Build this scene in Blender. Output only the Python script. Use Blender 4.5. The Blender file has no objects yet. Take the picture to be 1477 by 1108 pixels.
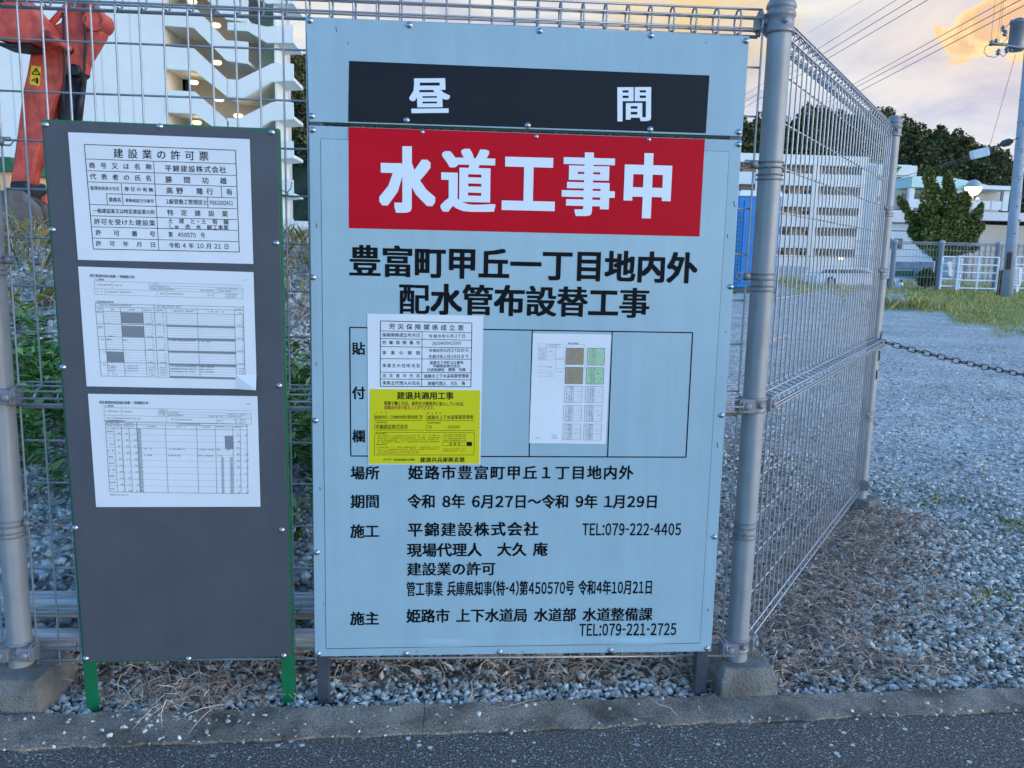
import bpy, bmesh, math, random
import numpy as np
from mathutils import Vector, Matrix
random.seed(7); RNG = np.random.default_rng(7)
R = math.radians
S = bpy.context.scene
COL = S.collection

# ------------------------------------------------------------------ camera, sky, sun, exposure
PW, PH = 1477.0, 1108.0                       # photograph size the measurements were taken in
FPX, PITCH, YAW, ROLL = 1210.4, 0.1582, 0.0648, 0.0236
EYE = Vector((0.3793, -2.1614, 1.2416))
FW = Vector((math.sin(YAW)*math.cos(PITCH), math.cos(YAW)*math.cos(PITCH), -math.sin(PITCH)))
RT0 = Vector((math.cos(YAW), -math.sin(YAW), 0)); UP0 = RT0.cross(FW)
RT = RT0*math.cos(ROLL) + UP0*math.sin(ROLL); UP = UP0*math.cos(ROLL) - RT0*math.sin(ROLL)
cd = bpy.data.cameras.new('camera'); cam = bpy.data.objects.new('camera', cd); COL.objects.link(cam)
cam.matrix_world = Matrix(((RT.x, UP.x, -FW.x, EYE.x), (RT.y, UP.y, -FW.y, EYE.y), (RT.z, UP.z, -FW.z, EYE.z), (0, 0, 0, 1)))
cd.sensor_width = 36.0; cd.sensor_fit = 'HORIZONTAL'; cd.lens = 36.0*FPX/PW
cd.clip_start = 0.05; cd.clip_end = 3000
S.camera = cam

SUN_EL, SUN_AZ = R(7), R(120)                   # azimuth measured from +Y towards +X
wd = bpy.data.worlds.new('World'); S.world = wd; wd.use_nodes = True
nt = wd.node_tree; nt.nodes.clear()
def N(t, typ, **kw):
    n = t.nodes.new(typ)
    for k, v in kw.items(): setattr(n, k, v)
    return n
def setin(n, **kw):
    for k, v in kw.items(): n.inputs[k].default_value = v
def math_node(t, op, a, b=None, clamp=False):
    n = N(t, 'ShaderNodeMath', operation=op, use_clamp=clamp)
    for i, x in enumerate((a, b)):
        if x is None: continue
        if hasattr(x, 'node'): t.links.new(x, n.inputs[i])
        else: n.inputs[i].default_value = x
    return n.outputs[0]
def ramp(t, fac, stops):
    n = N(t, 'ShaderNodeValToRGB'); e = n.color_ramp.elements
    while len(e) < len(stops): e.new(0.5)
    for k, (p, c) in enumerate(stops):
        e[k].position = p; e[k].color = (c[0], c[1], c[2], 1) if hasattr(c, '__len__') else (c, c, c, 1)
    t.links.new(fac, n.inputs[0]); return n.outputs[0]
def mixc(t, fac, a, b, mode='MIX'):
    n = N(t, 'ShaderNodeMix', data_type='RGBA', blend_type=mode)
    for s, x in ((n.inputs['Factor'], fac), (n.inputs['A'], a), (n.inputs['B'], b)):
        if hasattr(x, 'node'): t.links.new(x, s)
        elif hasattr(x, '__len__'): s.default_value = (x[0], x[1], x[2], 1)
        elif s.type == 'RGBA': s.default_value = (x, x, x, 1)
        else: s.default_value = x
    return n.outputs['Result']
sky = N(nt, 'ShaderNodeTexSky', sky_type='NISHITA', sun_disc=False, sun_elevation=SUN_EL, sun_rotation=SUN_AZ,
        altitude=50, air_density=1.0, dust_density=0.6, ozone_density=4.55)
tc = N(nt, 'ShaderNodeTexCoord')
sep = N(nt, 'ShaderNodeSeparateXYZ'); nt.links.new(tc.outputs['Generated'], sep.inputs[0])
SX, SY, SZ = sep.outputs
# thin evening cloud sheet that covers the western (front) part of the sky, blue sky behind the camera
mp = N(nt, 'ShaderNodeMapping'); nt.links.new(tc.outputs['Generated'], mp.inputs['Vector']); setin(mp, Scale=(1.6, 1.6, 5.5), Rotation=(0.12, 0.28, 0))
nz = N(nt, 'ShaderNodeTexNoise'); nt.links.new(mp.outputs[0], nz.inputs['Vector']); setin(nz, Scale=3.2, Detail=7, Roughness=0.55, Distortion=0.5)
front = ramp(nt, math_node(nt, 'ADD', math_node(nt, 'MULTIPLY', SY, 0.5), 0.5), [(0.60, 0), (0.85, 1)])
low = ramp(nt, SZ, [(0.0, (0.86, 0.87, 0.97)), (0.14, (0.86, 0.88, 0.98)), (0.24, (0.93, 0.94, 0.96)), (0.32, (0.98, 0.97, 0.92)), (0.48, (0.84, 0.92, 1.0)), (0.75, (0.5, 0.66, 0.95))])
streak = ramp(nt, nz.outputs[0], [(0.38, (0.68, 0.73, 0.92)), (0.48, (0.95, 0.96, 1.0)), (0.60, (1.18, 1.14, 1.06))])
sheet = mixc(nt, 1.0, low, streak, 'MULTIPLY')
# the one sunlit orange cloud bank
CD = (FW + RT*((1448-PW/2)/FPX) - UP*((42-PH/2)/FPX)).normalized()
dv = N(nt, 'ShaderNodeVectorMath', operation='SUBTRACT'); nt.links.new(tc.outputs['Generated'], dv.inputs[0]); dv.inputs[1].default_value = CD
dm = N(nt, 'ShaderNodeMapping'); nt.links.new(dv.outputs[0], dm.inputs['Vector']); setin(dm, Scale=(0.8, 0.8, 1.6))
dl = N(nt, 'ShaderNodeVectorMath', operation='LENGTH'); nt.links.new(dm.outputs[0], dl.inputs[0])
cn = N(nt, 'ShaderNodeTexNoise'); nt.links.new(tc.outputs['Generated'], cn.inputs['Vector']); setin(cn, Scale=17.0, Detail=10, Roughness=0.62, Distortion=0.35)
cm = math_node(nt, 'ADD', dl.outputs['Value'], math_node(nt, 'MULTIPLY', math_node(nt, 'SUBTRACT', cn.outputs[0], 0.5), 0.16))
cmask = ramp(nt, cm, [(0.050, 0.97), (0.057, 0.0)])
ccol = mixc(nt, ramp(nt, cm, [(0.028, 0.0), (0.050, 0.55)]), ramp(nt, cn.outputs[0], [(0.40, (1.05, 0.72, 0.56)), (0.5, (1.14, 0.70, 0.38)), (0.58, (1.4, 1.05, 0.56))]), (1.4, 1.0, 0.48))
pink = ramp(nt, dl.outputs['Value'], [(0.05, 0.5), (0.15, 0.0)])
sheet = mixc(nt, pink, sheet, (1.02, 0.80, 0.76))
# a second glow above the top rail of the fence
GD = (FW + RT*((1000-PW/2)/FPX) - UP*((-10-PH/2)/FPX)).normalized()
gv = N(nt, 'ShaderNodeVectorMath', operation='SUBTRACT'); nt.links.new(tc.outputs['Generated'], gv.inputs[0]); gv.inputs[1].default_value = GD
gl_ = N(nt, 'ShaderNodeVectorMath', operation='LENGTH'); nt.links.new(gv.outputs[0], gl_.inputs[0])
gm = ramp(nt, math_node(nt, 'ADD', gl_.outputs['Value'], math_node(nt, 'MULTIPLY', math_node(nt, 'SUBTRACT', cn.outputs[0], 0.5), 0.2)), [(0.02, 0.9), (0.13, 0.0)])
sheet = mixc(nt, gm, sheet, (1.1, 0.80, 0.38))
sheet = mixc(nt, cmask, sheet, ccol)
CLOUD_GAIN = 1.12
cg = mixc(nt, 1.0, sheet, (CLOUD_GAIN,)*3, 'MULTIPLY')
tot = mixc(nt, front, sky.outputs[0], cg)
bg = N(nt, 'ShaderNodeBackground'); nt.links.new(tot, bg.inputs[0]); bg.inputs[1].default_value = 0.15
wo = N(nt, 'ShaderNodeOutputWorld'); nt.links.new(bg.outputs[0], wo.inputs[0])

sl = bpy.data.lights.new('sun', 'SUN'); sl.energy = 0.08; sl.angle = R(25); sl.color = (1, 0.86, 0.7)
so = bpy.data.objects.new('sun', sl); COL.objects.link(so)
so.rotation_euler = (Vector((math.sin(SUN_AZ)*math.cos(SUN_EL), math.cos(SUN_AZ)*math.cos(SUN_EL), math.sin(SUN_EL)))).to_track_quat('Z', 'Y').to_euler()
S.view_settings.view_transform = 'Standard'; S.view_settings.look = 'None'
S.view_settings.exposure = 2.35; S.view_settings.gamma = 1

# ------------------------------------------------------------------ helpers
def at(u, v, Y):
    """the point of the place that stands at depth Y on the line of sight measured at (u, v)"""
    d = FW + RT*((u-PW/2)/FPX) - UP*((v-PH/2)/FPX)
    return EYE + d*((Y-EYE.y)/d.y)
def floor_at(u, v, z=0.0):
    d = FW + RT*((u-PW/2)/FPX) - UP*((v-PH/2)/FPX)
    return EYE + d*((z-EYE.z)/d.z)
V = Vector
class MB:
    def __init__(s): s.v = []; s.f = []
    def poly(s, pts):
        n = len(s.v); s.v += [tuple(p) for p in pts]; s.f.append(tuple(range(n, n+len(pts)))); return s
    def box(s, a, b):
        x0, y0, z0 = a; x1, y1, z1 = b
        return s.hexa([(x0,y0,z0),(x1,y0,z0),(x1,y1,z0),(x0,y1,z0),(x0,y0,z1),(x1,y0,z1),(x1,y1,z1),(x0,y1,z1)])
    def hexa(s, p):
        n = len(s.v); s.v += [tuple(q) for q in p]
        s.f += [tuple(n+i for i in q) for q in ((3,2,1,0),(4,5,6,7),(0,1,5,4),(1,2,6,5),(2,3,7,6),(3,0,4,7))]; return s
    def prism(s, pts, d):
        """closed outline pts extruded along d"""
        n = len(s.v); k = len(pts); d = V(d)
        s.v += [tuple(V(p)) for p in pts] + [tuple(V(p)+d) for p in pts]
        s.f.append(tuple(range(n, n+k))); s.f.append(tuple(range(n+2*k-1, n+k-1, -1)))
        for i in range(k):
            j = (i+1) % k; s.f.append((n+j, n+i, n+k+i, n+k+j))
        return s
    def path(s, pts, r, n=6, caps=True):
        pts = [V(p) for p in pts]; m = len(pts); base = len(s.v)
        rr = r if hasattr(r, '__len__') else [r]*m
        prev = None
        for i, p in enumerate(pts):
            t = (pts[min(i+1, m-1)]-pts[max(i-1, 0)]).normalized()
            if prev is None:
                a = V((0, 0, 1)) if abs(t.z) < 0.9 else V((1, 0, 0)); a = (a - t*a.dot(t)).normalized()
            else:
                a = prev - t*prev.dot(t)
                a = a.normalized() if a.length > 1e-6 else t.orthogonal().normalized()
            prev = a; b = t.cross(a)
            for k in range(n):
                th = 2*math.pi*k/n; s.v.append(tuple(p + (a*math.cos(th)+b*math.sin(th))*rr[i]))
        for i in range(m-1):
            for k in range(n):
                q = (k+1) % n
                s.f.append((base+i*n+k, base+i*n+q, base+(i+1)*n+q, base+(i+1)*n+k))
        if caps:
            s.f.append(tuple(base+k for k in range(n-1, -1, -1))); s.f.append(tuple(base+(m-1)*n+k for k in range(n)))
        return s
    def ring(s, c, ax, rad, r, n=18, k=6):
        ax = V(ax).normalized(); a = ax.orthogonal().normalized(); b = ax.cross(a); base = len(s.v)
        for i in range(n):
            t = 2*math.pi*i/n; d = a*math.cos(t)+b*math.sin(t)
            for j in range(k):
                h = 2*math.pi*j/k; s.v.append(tuple(V(c)+d*(rad+r*math.cos(h))+ax*(r*math.sin(h))))
        for i in range(n):
            for j in range(k):
                i2 = (i+1) % n; j2 = (j+1) % k
                s.f.append((base+i*k+j, base+i2*k+j, base+i2*k+j2, base+i*k+j2))
        return s
    def lathe(s, c, prof, n=20, ax=(0, 0, 1)):
        ax = V(ax).normalized(); a = ax.orthogonal().normalized(); b = ax.cross(a); base = len(s.v); m = len(prof)
        for rad, h in prof:
            for k in range(n):
                t = 2*math.pi*k/n; s.v.append(tuple(V(c)+ax*h+(a*math.cos(t)+b*math.sin(t))*rad))
        for i in range(m-1):
            for k in range(n):
                q = (k+1) % n; s.f.append((base+i*n+k, base+i*n+q, base+(i+1)*n+q, base+(i+1)*n+k))
        s.f.append(tuple(base+k for k in range(n-1, -1, -1))); s.f.append(tuple(base+(m-1)*n+k for k in range(n)))
        return s
    def build(s, name, mat, parent=None, smooth=False, bevel=0, local=True):
        me = bpy.data.meshes.new(name)
        off = V((0, 0, 0))
        if parent is not None and local:
            off = world_loc(parent)
        me.from_pydata([(x-off.x, y-off.y, z-off.z) for x, y, z in s.v], [], s.f)
        me.update()
        bm = bmesh.new(); bm.from_mesh(me); bmesh.ops.recalc_face_normals(bm, faces=bm.faces); bm.to_mesh(me); bm.free()
        if mat: me.materials.append(mat)
        if smooth:
            for p in me.polygons: p.use_smooth = True
        o = bpy.data.objects.new(name, me); COL.objects.link(o)
        if parent is not None: o.parent = parent
        if bevel:
            b = o.modifiers.new('bevel', 'BEVEL'); b.width = bevel; b.segments = 2; b.limit_method = 'ANGLE'; b.angle_limit = R(40)
        return o
def world_loc(o):
    l = V(o.location)
    while o.parent is not None: o = o.parent; l = l + V(o.location)
    return l
def np_mesh(name, verts, tris, mat, parent=None, kind=None, label=None, cat=None, smooth=False):
    me = bpy.data.meshes.new(name); nv = len(verts); k = tris.shape[1]; nf = len(tris)
    off = np.array(world_loc(parent)) if parent is not None else np.zeros(3)
    me.vertices.add(nv); me.vertices.foreach_set('co', (np.asarray(verts, dtype=np.float64)-off).astype(np.float32).ravel())
    me.loops.add(nf*k); me.loops.foreach_set('vertex_index', tris.astype(np.int32).ravel())
    me.polygons.add(nf); me.polygons.foreach_set('loop_start', np.arange(0, nf*k, k, dtype=np.int32))
    me.polygons.foreach_set('loop_total', np.full(nf, k, dtype=np.int32))
    if smooth: me.polygons.foreach_set('use_smooth', np.ones(nf, dtype=bool))
    me.update(calc_edges=True); me.validate()
    me.materials.append(mat)
    o = bpy.data.objects.new(name, me); COL.objects.link(o)
    if parent is not None: o.parent = parent
    if kind: o['kind'] = kind
    if label: o['label'] = label
    if cat: o['category'] = cat
    return o
def tag(o, label, cat, group=None):
    o['label'] = label; o['category'] = cat
    if group: o['group'] = group
    return o
def thing(name, label, cat, loc=(0, 0, 0), group=None):
    o = bpy.data.objects.new(name, None); COL.objects.link(o); o.location = loc; o.empty_display_size = 0.1
    return tag(o, label, cat, group)
def structure(o): o['kind'] = 'structure'; return o
def copy_tree(o, parent=None, shift=V((0, 0, 0))):
    c = o.copy(); COL.objects.link(c)
    if parent is not None: c.parent = parent
    else: c.location = V(o.location)+shift
    for ch in [x for x in bpy.data.objects if x.parent == o]: copy_tree(ch, c)
    return c

def material(name, col, rough=0.6, metal=0.0, var=0.0, vscale=8.0, bump=0.0, bscale=60.0, emit=None, estr=0.0, col2=None, spec=None, stretch=None, coat=0, streak=0.0, blotch=0.0):
    m = bpy.data.materials.new(name); m.use_nodes = True; t = m.node_tree; b = t.nodes['Principled BSDF']
    setin(b, **{'Base Color': (*col, 1), 'Roughness': rough, 'Metallic': metal})
    if spec is not None: b.inputs['Specular IOR Level'].default_value = spec
    if coat: b.inputs['Coat Weight'].default_value = coat; b.inputs['Coat Roughness'].default_value = 0.12
    tcn = N(t, 'ShaderNodeTexCoord'); vec = tcn.outputs['Object']
    if stretch:
        mm = N(t, 'ShaderNodeMapping'); t.links.new(vec, mm.inputs['Vector']); setin(mm, Scale=stretch); vec = mm.outputs[0]
    if var or col2:
        n = N(t, 'ShaderNodeTexNoise'); t.links.new(vec, n.inputs['Vector']); setin(n, Scale=vscale, Detail=6, Roughness=0.6)
        c2 = col2 or tuple(c*(1-var) for c in col); c1 = col if col2 else tuple(min(1, c*(1+var)) for c in col)
        t.links.new(ramp(t, n.outputs[0], [(0.35, c2), (0.65, c1)]), b.inputs['Base Color'])
    for amt, sc_, lo_, hi_ in ((streak, (14, 14, 0.55), 0.42, 0.58), (blotch, (3.5, 3.5, 3.5), 0.35, 0.65)):
        if not amt: continue
        mm = N(t, 'ShaderNodeMapping'); t.links.new(tcn.outputs['Object'], mm.inputs['Vector']); setin(mm, Scale=sc_)
        n = N(t, 'ShaderNodeTexNoise'); t.links.new(mm.outputs[0], n.inputs['Vector']); setin(n, Scale=2.0, Detail=8, Roughness=0.65)
        src = b.inputs['Base Color'].links[0].from_socket if b.inputs['Base Color'].links else tuple(col)
        f_ = ramp(t, n.outputs[0], [(lo_, 1-amt), (hi_, 1.0)])
        t.links.new(mixc(t, 1.0, src, f_, 'MULTIPLY'), b.inputs['Base Color'])
        t.links.new(math_node(t, 'SUBTRACT', rough+amt*1.2, math_node(t, 'MULTIPLY', f_, amt*1.2)), b.inputs['Roughness'])
    if bump:
        n = N(t, 'ShaderNodeTexNoise'); t.links.new(vec, n.inputs['Vector']); setin(n, Scale=bscale, Detail=5)
        bn = N(t, 'ShaderNodeBump'); bn.inputs['Strength'].default_value = bump; bn.inputs['Distance'].default_value = 0.01
        t.links.new(n.outputs[0], bn.inputs['Height']); t.links.new(bn.outputs[0], b.inputs['Normal'])
    if emit:
        setin(b, **{'Emission Color': (*emit, 1), 'Emission Strength': estr})
    return m
def island_material(name, stops, rough=0.8, bump=0, bscale=80, spec=0.3, translucent=0):
    """colour differs from piece to piece (stones, blades, leaves)"""
    m = bpy.data.materials.new(name); m.use_nodes = True; t = m.node_tree; b = t.nodes['Principled BSDF']
    g = N(t, 'ShaderNodeNewGeometry'); setin(b, Roughness=rough); b.inputs['Specular IOR Level'].default_value = spec
    c = ramp(t, g.outputs['Random Per Island'], stops)
    if bump:
        tcn = N(t, 'ShaderNodeTexCoord'); n = N(t, 'ShaderNodeTexNoise'); t.links.new(tcn.outputs['Object'], n.inputs['Vector']); setin(n, Scale=bscale, Detail=4)
        c = mixc(t, 1.0, c, ramp(t, n.outputs[0], [(0.3, 0.75), (0.7, 1.2)]), 'MULTIPLY')
        bn = N(t, 'ShaderNodeBump'); bn.inputs['Strength'].default_value = bump; bn.inputs['Distance'].default_value = 0.004
        t.links.new(n.outputs[0], bn.inputs['Height']); t.links.new(bn.outputs[0], b.inputs['Normal'])
    t.links.new(c, b.inputs['Base Color'])
    return m

M = {}
M['galv'] = material('galvanised_grey', (0.40, 0.385, 0.395), 0.36, 0.4, 0.10, 20, 0.05, 200)
M['post'] = material('painted_post_grey', (0.36, 0.355, 0.355), 0.5, 0.15, 0.07, 14, 0.03, 150, stretch=(3, 3, 0.4), streak=0.10, blotch=0.16)
M['cast'] = material('cast_clamp_grey', (0.29, 0.275, 0.28), 0.45, 0.2, 0.1, 30, 0.1, 180, blotch=0.2)
M['concrete'] = material('block_concrete', (0.30, 0.265, 0.22), 0.9, 0, 0, 9, 1.0, 130, col2=(0.15, 0.13, 0.105))
M['sign_blue'] = material('sign_pale_blue', (0.37, 0.505, 0.56), 0.35, 0, 0.03, 2.2, 0.04, 4, spec=0.3, streak=0.05, blotch=0.07)
M['sheet_blue'] = material('sticker_pale_blue', (0.38, 0.52, 0.565), 0.28, 0, 0.02, 2.0, 0.05, 3, streak=0.04, blotch=0.07)
M['sign_dark'] = material('sign_charcoal', (0.014, 0.014, 0.018), 0.35, 0, 0.1, 3, spec=0.15)
M['sign_red'] = material('sign_red', (0.58, 0.004, 0.016), 0.4, 0, 0.05, 3, spec=0.1)
M['sign_white'] = material('sign_white', (0.80, 0.82, 0.86), 0.35)
M['ink'] = material('black_ink', (0.005, 0.005, 0.007), 0.5, spec=0.12)
M['print'] = material('grey_print', (0.10, 0.10, 0.12), 0.7)
M['faint'] = material('faint_print', (0.30, 0.31, 0.34), 0.7)
M['red_ink'] = material('red_ink', (0.30, 0.02, 0.01), 0.6)
M['frame_green'] = material('green_frame_paint', (0.006, 0.15, 0.055), 0.4, 0, 0.12, 12)
M['frame_dark_green'] = material('dark_green_frame_paint', (0.010, 0.055, 0.035), 0.45)
M['board_grey'] = material('board_slate_grey', (0.090, 0.091, 0.106), 0.5, 0, 0.03, 4, 0.02, 40, streak=0.05, blotch=0.16)
M['leg_grey'] = material('leg_grey_steel', (0.085, 0.09, 0.11), 0.4, 0.3, 0.15, 15)
M['paper'] = material('white_paper', (0.79, 0.79, 0.80), 0.55, 0, 0.012, 3, 0.3, 5, blotch=0.05)
M['yellow'] = material('yellow_paper', (0.70, 0.62, 0.010), 0.5, 0, 0.02, 4, 0.03, 8, spec=0.2)
M['cell_grey'] = material('shaded_cell', (0.24, 0.25, 0.27), 0.7)
M['cell_brown'] = material('brown_cell', (0.40, 0.29, 0.16), 0.7)
M['cell_green'] = material('green_cell', (0.45, 0.68, 0.40), 0.7)
M['chrome'] = material('screw_zinc', (0.50, 0.50, 0.51), 0.35, 0.9)
M['exc_red'] = material('excavator_red', (0.66, 0.095, 0.06), 0.5, 0, 0.2, 3.5, 0.05, 20, blotch=0.35, streak=0.15)
M['dark_metal'] = material('dark_steel', (0.035, 0.035, 0.04), 0.5, 0.5, 0.3, 8)
M['rust'] = material('worn_bucket', (0.10, 0.075, 0.06), 0.7, 0.3, 0.4, 6, 0.2, 30)
M['rod'] = material('chrome_rod', (0.6, 0.62, 0.65), 0.25, 1)
M['rubber'] = material('black_rubber', (0.02, 0.02, 0.022), 0.7)
M['glass'] = material('dark_glass', (0.03, 0.04, 0.05), 0.25)
M['bldg'] = material('white_painted_concrete', (0.71, 0.735, 0.705), 0.8, 0, 0.04, 0.35, streak=0.04)
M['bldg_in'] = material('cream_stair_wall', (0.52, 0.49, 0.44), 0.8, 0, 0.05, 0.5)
M['recess'] = material('balcony_back_wall_shaded', (0.46, 0.44, 0.41), 0.8, 0, 0.05, 0.5)  # darker than the facade: the shade of the balconies is put into this colour
M['bldg_green'] = material('mint_wall', (0.48, 0.66, 0.56), 0.8)
M['mint_trim'] = material('mint_trim', (0.60, 0.72, 0.63), 0.8)
M['seam'] = material('joint_sealant', (0.55, 0.60, 0.62), 0.8)
M['bldg_grey'] = material('pale_grey_render', (0.62, 0.63, 0.64), 0.8, 0, 0.06, 0.5)
M['beige'] = material('beige_render', (0.50, 0.42, 0.35), 0.85, 0, 0.06, 0.5)
M['pinkish'] = material('pale_pink_fascia', (0.66, 0.62, 0.62), 0.8)
M['roof_green'] = material('pale_green_roof', (0.50, 0.68, 0.62), 0.6)
M['shutter'] = material('corrugated_brown', (0.30, 0.25, 0.21), 0.7)
M['window_dark'] = material('dark_window', (0.035, 0.04, 0.05), 0.2)
M['logo'] = material('green_emblem', (0.01, 0.25, 0.10), 0.6)
M['lamp'] = material('warm_lamp', (1, 0.8, 0.5), 0.5, emit=(1.0, 0.66, 0.28), estr=0.7)
M['globe'] = material('lit_globe', (1, 0.9, 0.7), 0.4, emit=(1.0, 0.74, 0.38), estr=0.95)
M['globe_cap'] = material('globe_shade', (0.45, 0.45, 0.43), 0.4)
M['car_white'] = material('white_car_paint', (0.80, 0.81, 0.83), 0.25, coat=0.5)
M['toilet_blue'] = material('blue_plastic', (0.004, 0.18, 0.52), 0.4, 0, 0.08, 2)
M['toilet_white'] = material('white_plastic', (0.78, 0.80, 0.82), 0.4)
M['net_green'] = material('green_net', (0.02, 0.12, 0.06), 0.8)
M['white_metal'] = material('white_railing', (0.72, 0.75, 0.80), 0.4)
M['pole'] = material('pole_concrete', (0.36, 0.38, 0.42), 0.8, 0, 0.1, 1.2, 0.15, 20)
M['trafo'] = material('transformer_grey', (0.20, 0.21, 0.24), 0.5, 0.3)
M['cable'] = material('black_cable', (0.075, 0.075, 0.085), 0.6)
M['chain'] = material('rusty_chain', (0.035, 0.028, 0.024), 0.6, 0.5, 0.4, 40)
M['log'] = material('weathered_log', (0.72, 0.68, 0.64), 0.85, 0, 0, 26, 1.0, 60, col2=(0.30, 0.26, 0.23), stretch=(0.12, 2.5, 2.5))
M['wood'] = material('brown_stakes', (0.16, 0.11, 0.075), 0.85, 0, 0.3, 5)
M['bark'] = material('bark', (0.07, 0.05, 0.04), 0.9, 0, 0.3, 10)
M['cloth'] = material('white_cloth', (0.7, 0.7, 0.7), 0.8)
M['poster_blue'] = material('poster_blue', (0.22, 0.34, 0.42), 0.6, 0, 0, 4, col2=(0.10, 0.18, 0.24))
M['poster_green'] = material('poster_green', (0.02, 0.13, 0.08), 0.6)
M['warn_yellow'] = material('warning_yellow', (0.70, 0.48, 0.01), 0.5)
M['orange_wall'] = material('pale_orange_wall', (0.75, 0.45, 0.25), 0.8)
M['rock'] = material('boulder', (0.15, 0.13, 0.12), 0.9, 0, 0.3, 5, 0.5, 20)
M['stone'] = island_material('crushed_stone', [(0.0, (0.20, 0.18, 0.145)), (0.2, (0.44, 0.40, 0.33)), (0.4, (0.68, 0.63, 0.53)), (0.6, (0.82, 0.77, 0.66)), (0.72, (0.40, 0.34, 0.27)), (0.86, (0.88, 0.83, 0.72)), (0.94, (0.95, 0.91, 0.83)), (1.0, (0.66, 0.50, 0.36))], 0.85, 0.3, 90)
M['chip'] = island_material('pale_chipping', [(0.0, (0.24, 0.225, 0.195)), (0.3, (0.54, 0.51, 0.45)), (0.7, (0.75, 0.71, 0.64)), (1.0, (0.94, 0.90, 0.82))], 0.85, 0.3, 90)
M['litter'] = island_material('dead_stalks', [(0, (0.16, 0.095, 0.065)), (0.4, (0.40, 0.265, 0.185)), (0.75, (0.60, 0.43, 0.32)), (0.92, (0.85, 0.67, 0.51)), (0.97, (0.88, 0.72, 0.58)), (1, (0.55, 0.14, 0.03))], 0.9)
M['weed'] = island_material('weed_leaf', [(0, (0.08, 0.16, 0.04)), (0.5, (0.19, 0.35, 0.085)), (1, (0.36, 0.54, 0.14))], 0.6)
M['grass'] = island_material('grass_blade', [(0, (0.20, 0.22, 0.04)), (0.45, (0.44, 0.41, 0.09)), (0.7, (0.66, 0.56, 0.17)), (1, (0.74, 0.57, 0.30))], 0.8)
M['needle'] = island_material('juniper_foliage', [(0, (0.045, 0.06, 0.014)), (0.5, (0.11, 0.135, 0.028)), (1, (0.27, 0.28, 0.055))], 0.8)
M['forest'] = island_material('forest_foliage', [(0, (0.04, 0.048, 0.018)), (0.5, (0.10, 0.11, 0.04)), (0.85, (0.18, 0.175, 0.065)), (1, (0.28, 0.21, 0.10))], 0.9)

def ground_material(name, cols, scale, bump, big=(0.8, 1.15), dirt=None):
    m = bpy.data.materials.new(name); m.use_nodes = True; t = m.node_tree; b = t.nodes['Principled BSDF']
    setin(b, Roughness=0.95); b.inputs['Specular IOR Level'].default_value = 0.2
    tcn = N(t, 'ShaderNodeTexCoord')
    v = N(t, 'ShaderNodeTexVoronoi'); t.links.new(tcn.outputs['Object'], v.inputs['Vector']); setin(v, Scale=scale, Randomness=1.0)
    sp = N(t, 'ShaderNodeSeparateColor'); t.links.new(v.outputs['Color'], sp.inputs[0])
    c = ramp(t, sp.outputs[0], cols)
    n = N(t, 'ShaderNodeTexNoise'); t.links.new(tcn.outputs['Object'], n.inputs['Vector']); setin(n, Scale=0.9, Detail=5, Roughness=0.6)
    c = mixc(t, 1.0, c, ramp(t, n.outputs[0], [(0.3, big[0]), (0.7, big[1])]), 'MULTIPLY')
    n2 = N(t, 'ShaderNodeTexNoise'); t.links.new(tcn.outputs['Object'], n2.inputs['Vector']); setin(n2, Scale=scale*0.35, Detail=6, Roughness=0.7)
    c = mixc(t, 1.0, c, ramp(t, n2.outputs[0], [(0.32, 0.66), (0.66, 1.42)]), 'MULTIPLY')
    if dirt:
        sx = N(t, 'ShaderNodeSeparateXYZ'); t.links.new(tcn.outputs['Object'], sx.inputs[0])
        n3 = N(t, 'ShaderNodeTexNoise'); t.links.new(tcn.outputs['Object'], n3.inputs['Vector']); setin(n3, Scale=2.2, Detail=6, Roughness=0.65)
        wob = math_node(t, 'MULTIPLY', math_node(t, 'SUBTRACT', n3.outputs[0], 0.5), 1.6)
        mx = ramp(t, math_node(t, 'ADD', math_node(t, 'MULTIPLY', sx.outputs[0], 0.2), math_node(t, 'MULTIPLY', wob, 0.2)), [(0.47, 0), (0.56, 1)])
        my = ramp(t, math_node(t, 'ADD', math_node(t, 'MULTIPLY', sx.outputs[1], 0.2), math_node(t, 'MULTIPLY', wob, 0.2)), [(0.10, 0), (0.20, 1)])
        far = ramp(t, math_node(t, 'MULTIPLY', sx.outputs[1], 0.1), [(0.30, 0), (0.42, 1)])
        pale = math_node(t, 'MAXIMUM', math_node(t, 'MULTIPLY', mx, my), far)
        c = mixc(t, pale, mixc(t, 1.0, c, dirt, 'MULTIPLY'), c)
    t.links.new(c, b.inputs['Base Color'])
    bn = N(t, 'ShaderNodeBump'); bn.inputs['Strength'].default_value = bump; bn.inputs['Distance'].default_value = 0.02
    h = math_node(t, 'ADD', math_node(t, 'MULTIPLY', v.outputs['Distance'], -1.0), n2.outputs[0])
    t.links.new(h, bn.inputs['Height']); t.links.new(bn.outputs[0], b.inputs['Normal'])
    return m
M['gravel'] = ground_material('gravel_ground', [(0.0, (0.30, 0.275, 0.24)), (0.3, (0.54, 0.50, 0.44)), (0.7, (0.72, 0.67, 0.60)), (1.0, (0.90, 0.85, 0.77))], 48, 1.0, big=(0.72, 1.12), dirt=(0.50, 0.43, 0.36))
M['soil'] = ground_material('mound_soil', [(0.0, (0.20, 0.175, 0.15)), (0.5, (0.38, 0.35, 0.31)), (1.0, (0.58, 0.56, 0.50))], 38, 0.9)
M['earth'] = ground_material('hill_soil', [(0.0, (0.03, 0.04, 0.02)), (1.0, (0.06, 0.06, 0.03))], 0.5, 0.2)
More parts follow.
